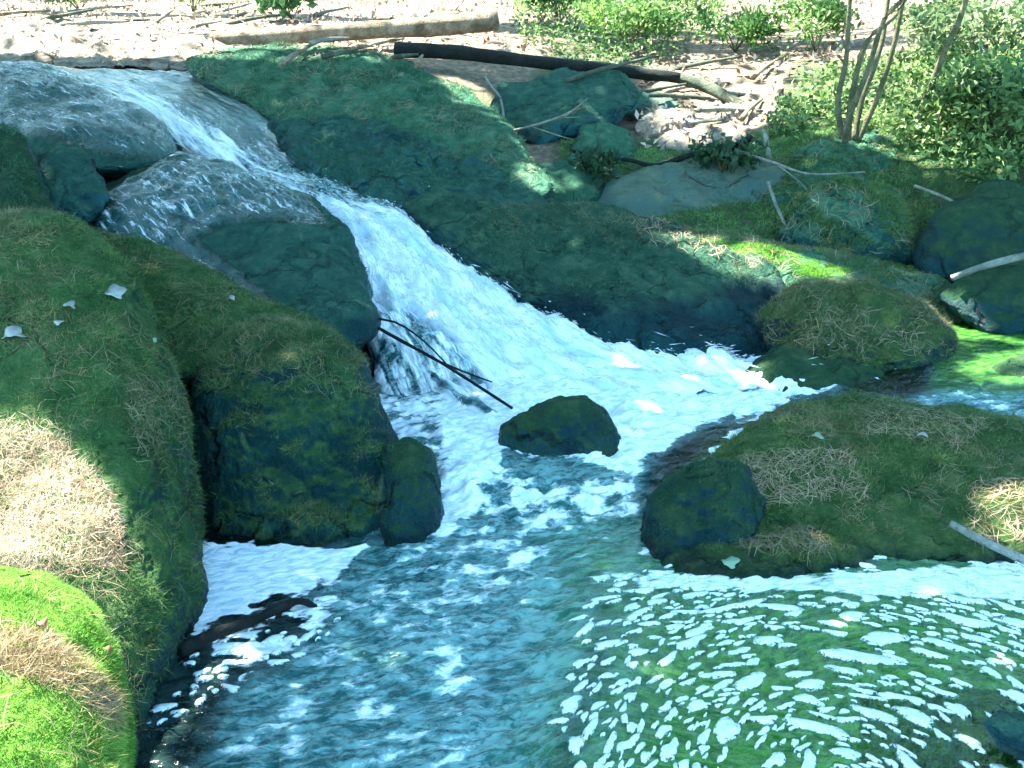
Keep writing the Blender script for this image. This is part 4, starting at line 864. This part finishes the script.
def shrub(label, px, py, r, hgt, n, c0, c1, ln=.058):
    n = int(n * 1.25)
    h, _ = hit(px, py); root = empty("shrub", h); tag(root, label, "shrub", "shrubs on the far bank"); st = []
    cs = []
    for k in range(7):
        a = rng.uniform(0, 6.28); top = np.array([math.cos(a) * r * rng.uniform(.3, .9), math.sin(a) * r * rng.uniform(.3, .9), hgt * rng.uniform(.5, 1)])
        st.append(tube([[0, 0, 0], top * .5 + [0, 0, .04], top], [.007, .005, .003], 5, 0, 0, 3)); cs.append(h + top)
    V, F = join(st); mesh_np("stem", V, F, M['bark_stem'], root)
    V, F, C = crown_leaves(cs, [r * .55] * 7, n // 7, ln, ln * .3, c0, c1, px); mesh_np("foliage", V - h, F, M['leaf'], root, False, cols={"tint": C})
gA, gB = (0.05, 0.13, 0.03), (0.22, 0.36, 0.09)
shrub("bright leafy plant behind the middle of the long tan log", 292, 20, .28, .30, 420, (.05, .14, .05), (.16, .32, .12), .11)
shrub("small green plant at the top edge behind the tan log's left half", 193, 14, .26, .28, 380, gA, gB)
shrub("low green plant at the top left corner of the far bank", 80, 12, .3, .25, 380, gA, gB)
shrub("dark green bush above the right end of the long tan log", 560, 22, .4, .35, 900, (.02, .06, .015), (.1, .2, .04))
shrub("lush bright bush above the brown half-buried log", 628, 48, .42, .32, 1200, gA, gB)
shrub("bright bush at the top centre-right, left of the stems", 690, 14, .5, .4, 1200, gA, gB)
shrub("bushy plant between the dry channel and the sapling", 735, 52, .38, .32, 900, (.02, .07, .015), (.1, .21, .05))
shrub("round bush close behind the five stems", 815, 52, .34, .36, 900, (.05, .12, .03), (.2, .32, .09))
shrub("broad pale bush right of the single leaning stem", 985, 82, .5, .45, 1500, (.06, .12, .05), (.24, .32, .15))
shrub("dark low bush at the right edge above the shaded rock", 1000, 140, .42, .36, 1300, (.04, .10, .03), (.16, .26, .09))
shrub("leafy plant at the foot of the single leaning stem", 935, 132, .36, .3, 1000, (.04, .10, .03), (.18, .28, .08))
shrub("green bush between the stems and the right edge, highest up", 945, 50, .4, .36, 1000, (.06, .12, .04), (.24, .32, .13))
shrub("dark drooping leaf cluster on the crooked branch", 602, 178, .16, .10, 300, (.012, .04, .018), (.03, .08, .035), .06)
shrub("dark plant under the thin arched branch", 722, 172, .24, .12, 420, (.01, .04, .02), (.04, .09, .04), .06)

# unseen wood behind the far bank, added to darken reflections in the water
fx = rng.uniform(-24, 24, 15000); fy = 20 + rng.uniform(0, 6, 15000) - .012 * fx ** 2; fz = ground_z(np.stack([fx, fy], 1)) + 13 * rng.random(15000) ** .9
P = np.column_stack([fx, fy, fz]); P = P[fbm(P * .45, 3) > -.22]
V, F, C = leafs(P, np.tile([0, -1.0, .3], (len(P), 1)), .62, .2, (.02, .06, .015), (.08, .16, .035), .5)
tag(mesh_np("wood", V, F, M['leaf'], None, False, cols={"tint": C}), "dense green wood out of view behind the far bank, added to darken reflections", kind="stuff")

# ------------------------------------------------------------------ unseen overhead trees that shade the stream, crowns opened to shape sun patches
lit_polys = [([(-400, 395), (0, 418), (60, 436), (112, 490), (126, 560), (114, 600), (124, 640), (-400, 680)], 0), ([(-200, 600), (112, 600), (128, 650), (60, 655), (20, 690), (0, 790), (-200, 850)], .02), ([(60, 655), (128, 650), (130, 790), (0, 790), (20, 690)], .3),
  ([(-300, -300), (1300, -300), (1300, 40), (960, 60), (800, 66), (752, 130), (668, 142), (662, 84), (560, 56), (430, 56), (300, 58), (160, 56), (-300, 48)], .025),
  ([(440, 74), (485, 90), (503, 118), (462, 104)], 0), ([(660, 236), (760, 246), (845, 270), (838, 282), (720, 272)], .0), ([(955, 328), (1150, 322), (1150, 388), (955, 384)], .0),
  ([(982, 485), (1150, 475), (1150, 550), (982, 535)], .0), ([(770, 50), (1250, 20), (1250, 190), (940, 165), (780, 120)], .06), ([(690, 362), (800, 372), (760, 392), (690, 398)], .0), ([(520, 165), (545, 165), (560, 190), (530, 192)], .0)]
N_ = 85000
tx, ty = rng.uniform(-5.5, 6.5, N_), rng.uniform(-.5, 10.5, N_); tz = np.clip(ground_z(np.stack([tx, ty], 1)), 0, 2) + .1
hh = rng.uniform(5.0, 8.5, N_); Q = np.column_stack([tx, ty, tz]) + SUN[None] * ((hh - tz) / SUN[2])[:, None]
LV, LF, LC = leafs(Q, np.tile(SUN, (N_, 1)), .21, .062, (.03, .07, .015), (.08, .15, .03), .8); LV = LV.reshape(N_, 5, 3); LC = LC.reshape(N_, 5, 3)
keep = np.ones(N_, bool); luck = rng.random(N_); dn = Vector(-SUN)
for vi in (0, 1, 3, 4):
    Hs = np.array([(lambda h, p: h if h is not None else p)(bvh.ray_cast(Vector(p), dn, 40)[0], p) for p in LV[:, vi].tolist()])
    hx, hy = project(Hs)
    for pl, pk in lit_polys: keep &= ~(poly_sd(hx, hy, pl) < 0) | (luck < pk)
Q, LV, LC = Q[keep], LV[keep], LC[keep]
troots = np.array([[-7.6, 5.0], [-8.2, 9.5], [-7.0, 1.2], [-6.9, 13.5]])
own = ((Q[:, None, :2] - (troots + np.array([3.5, .5]))[None]) ** 2).sum(2).argmin(1)
words = ["shading the wet domes", "shading the far ridge", "shading the largest left boulder", "rising behind the far bank"]
for k, tr in enumerate(troots):
    q = Q[own == k]
    if not len(q): continue
    bz = ground_z(tr[None])[0] - .1; base = np.array([tr[0], tr[1], bz]); root = empty("tree", base); tag(root, "tall tree outside the picture, " + words[k], "tree", "trees along the stream")
    ctr = q.mean(0); parts = [tube([base, base + [.2, 0, 2.5], base + [.5, .1, 5], base + [.9, .2, 9.5]], [.26, .2, .15, .04], 12, .1, k, 5)]
    for c in q[rng.choice(len(q), 26)]:
        st = base + np.array([.3, .05, 0]) + np.array([.06, .01, 1]) * rng.uniform(3.5, 7); parts.append(tube([st, st * .5 + c * .5 + [0, 0, .3], c], [.05, .03, .008], 6, .05, 1, 4))
    V, F = join(parts); mesh_np("trunk", V - base, F, M['bark_stem'], root)
    V, C = LV[own == k].reshape(-1, 3), LC[own == k].reshape(-1, 3); F = LF[:4 * (own == k).sum()]; mesh_np("crown", V - base, F, M['leaf'], root, False, cols={"tint": C})
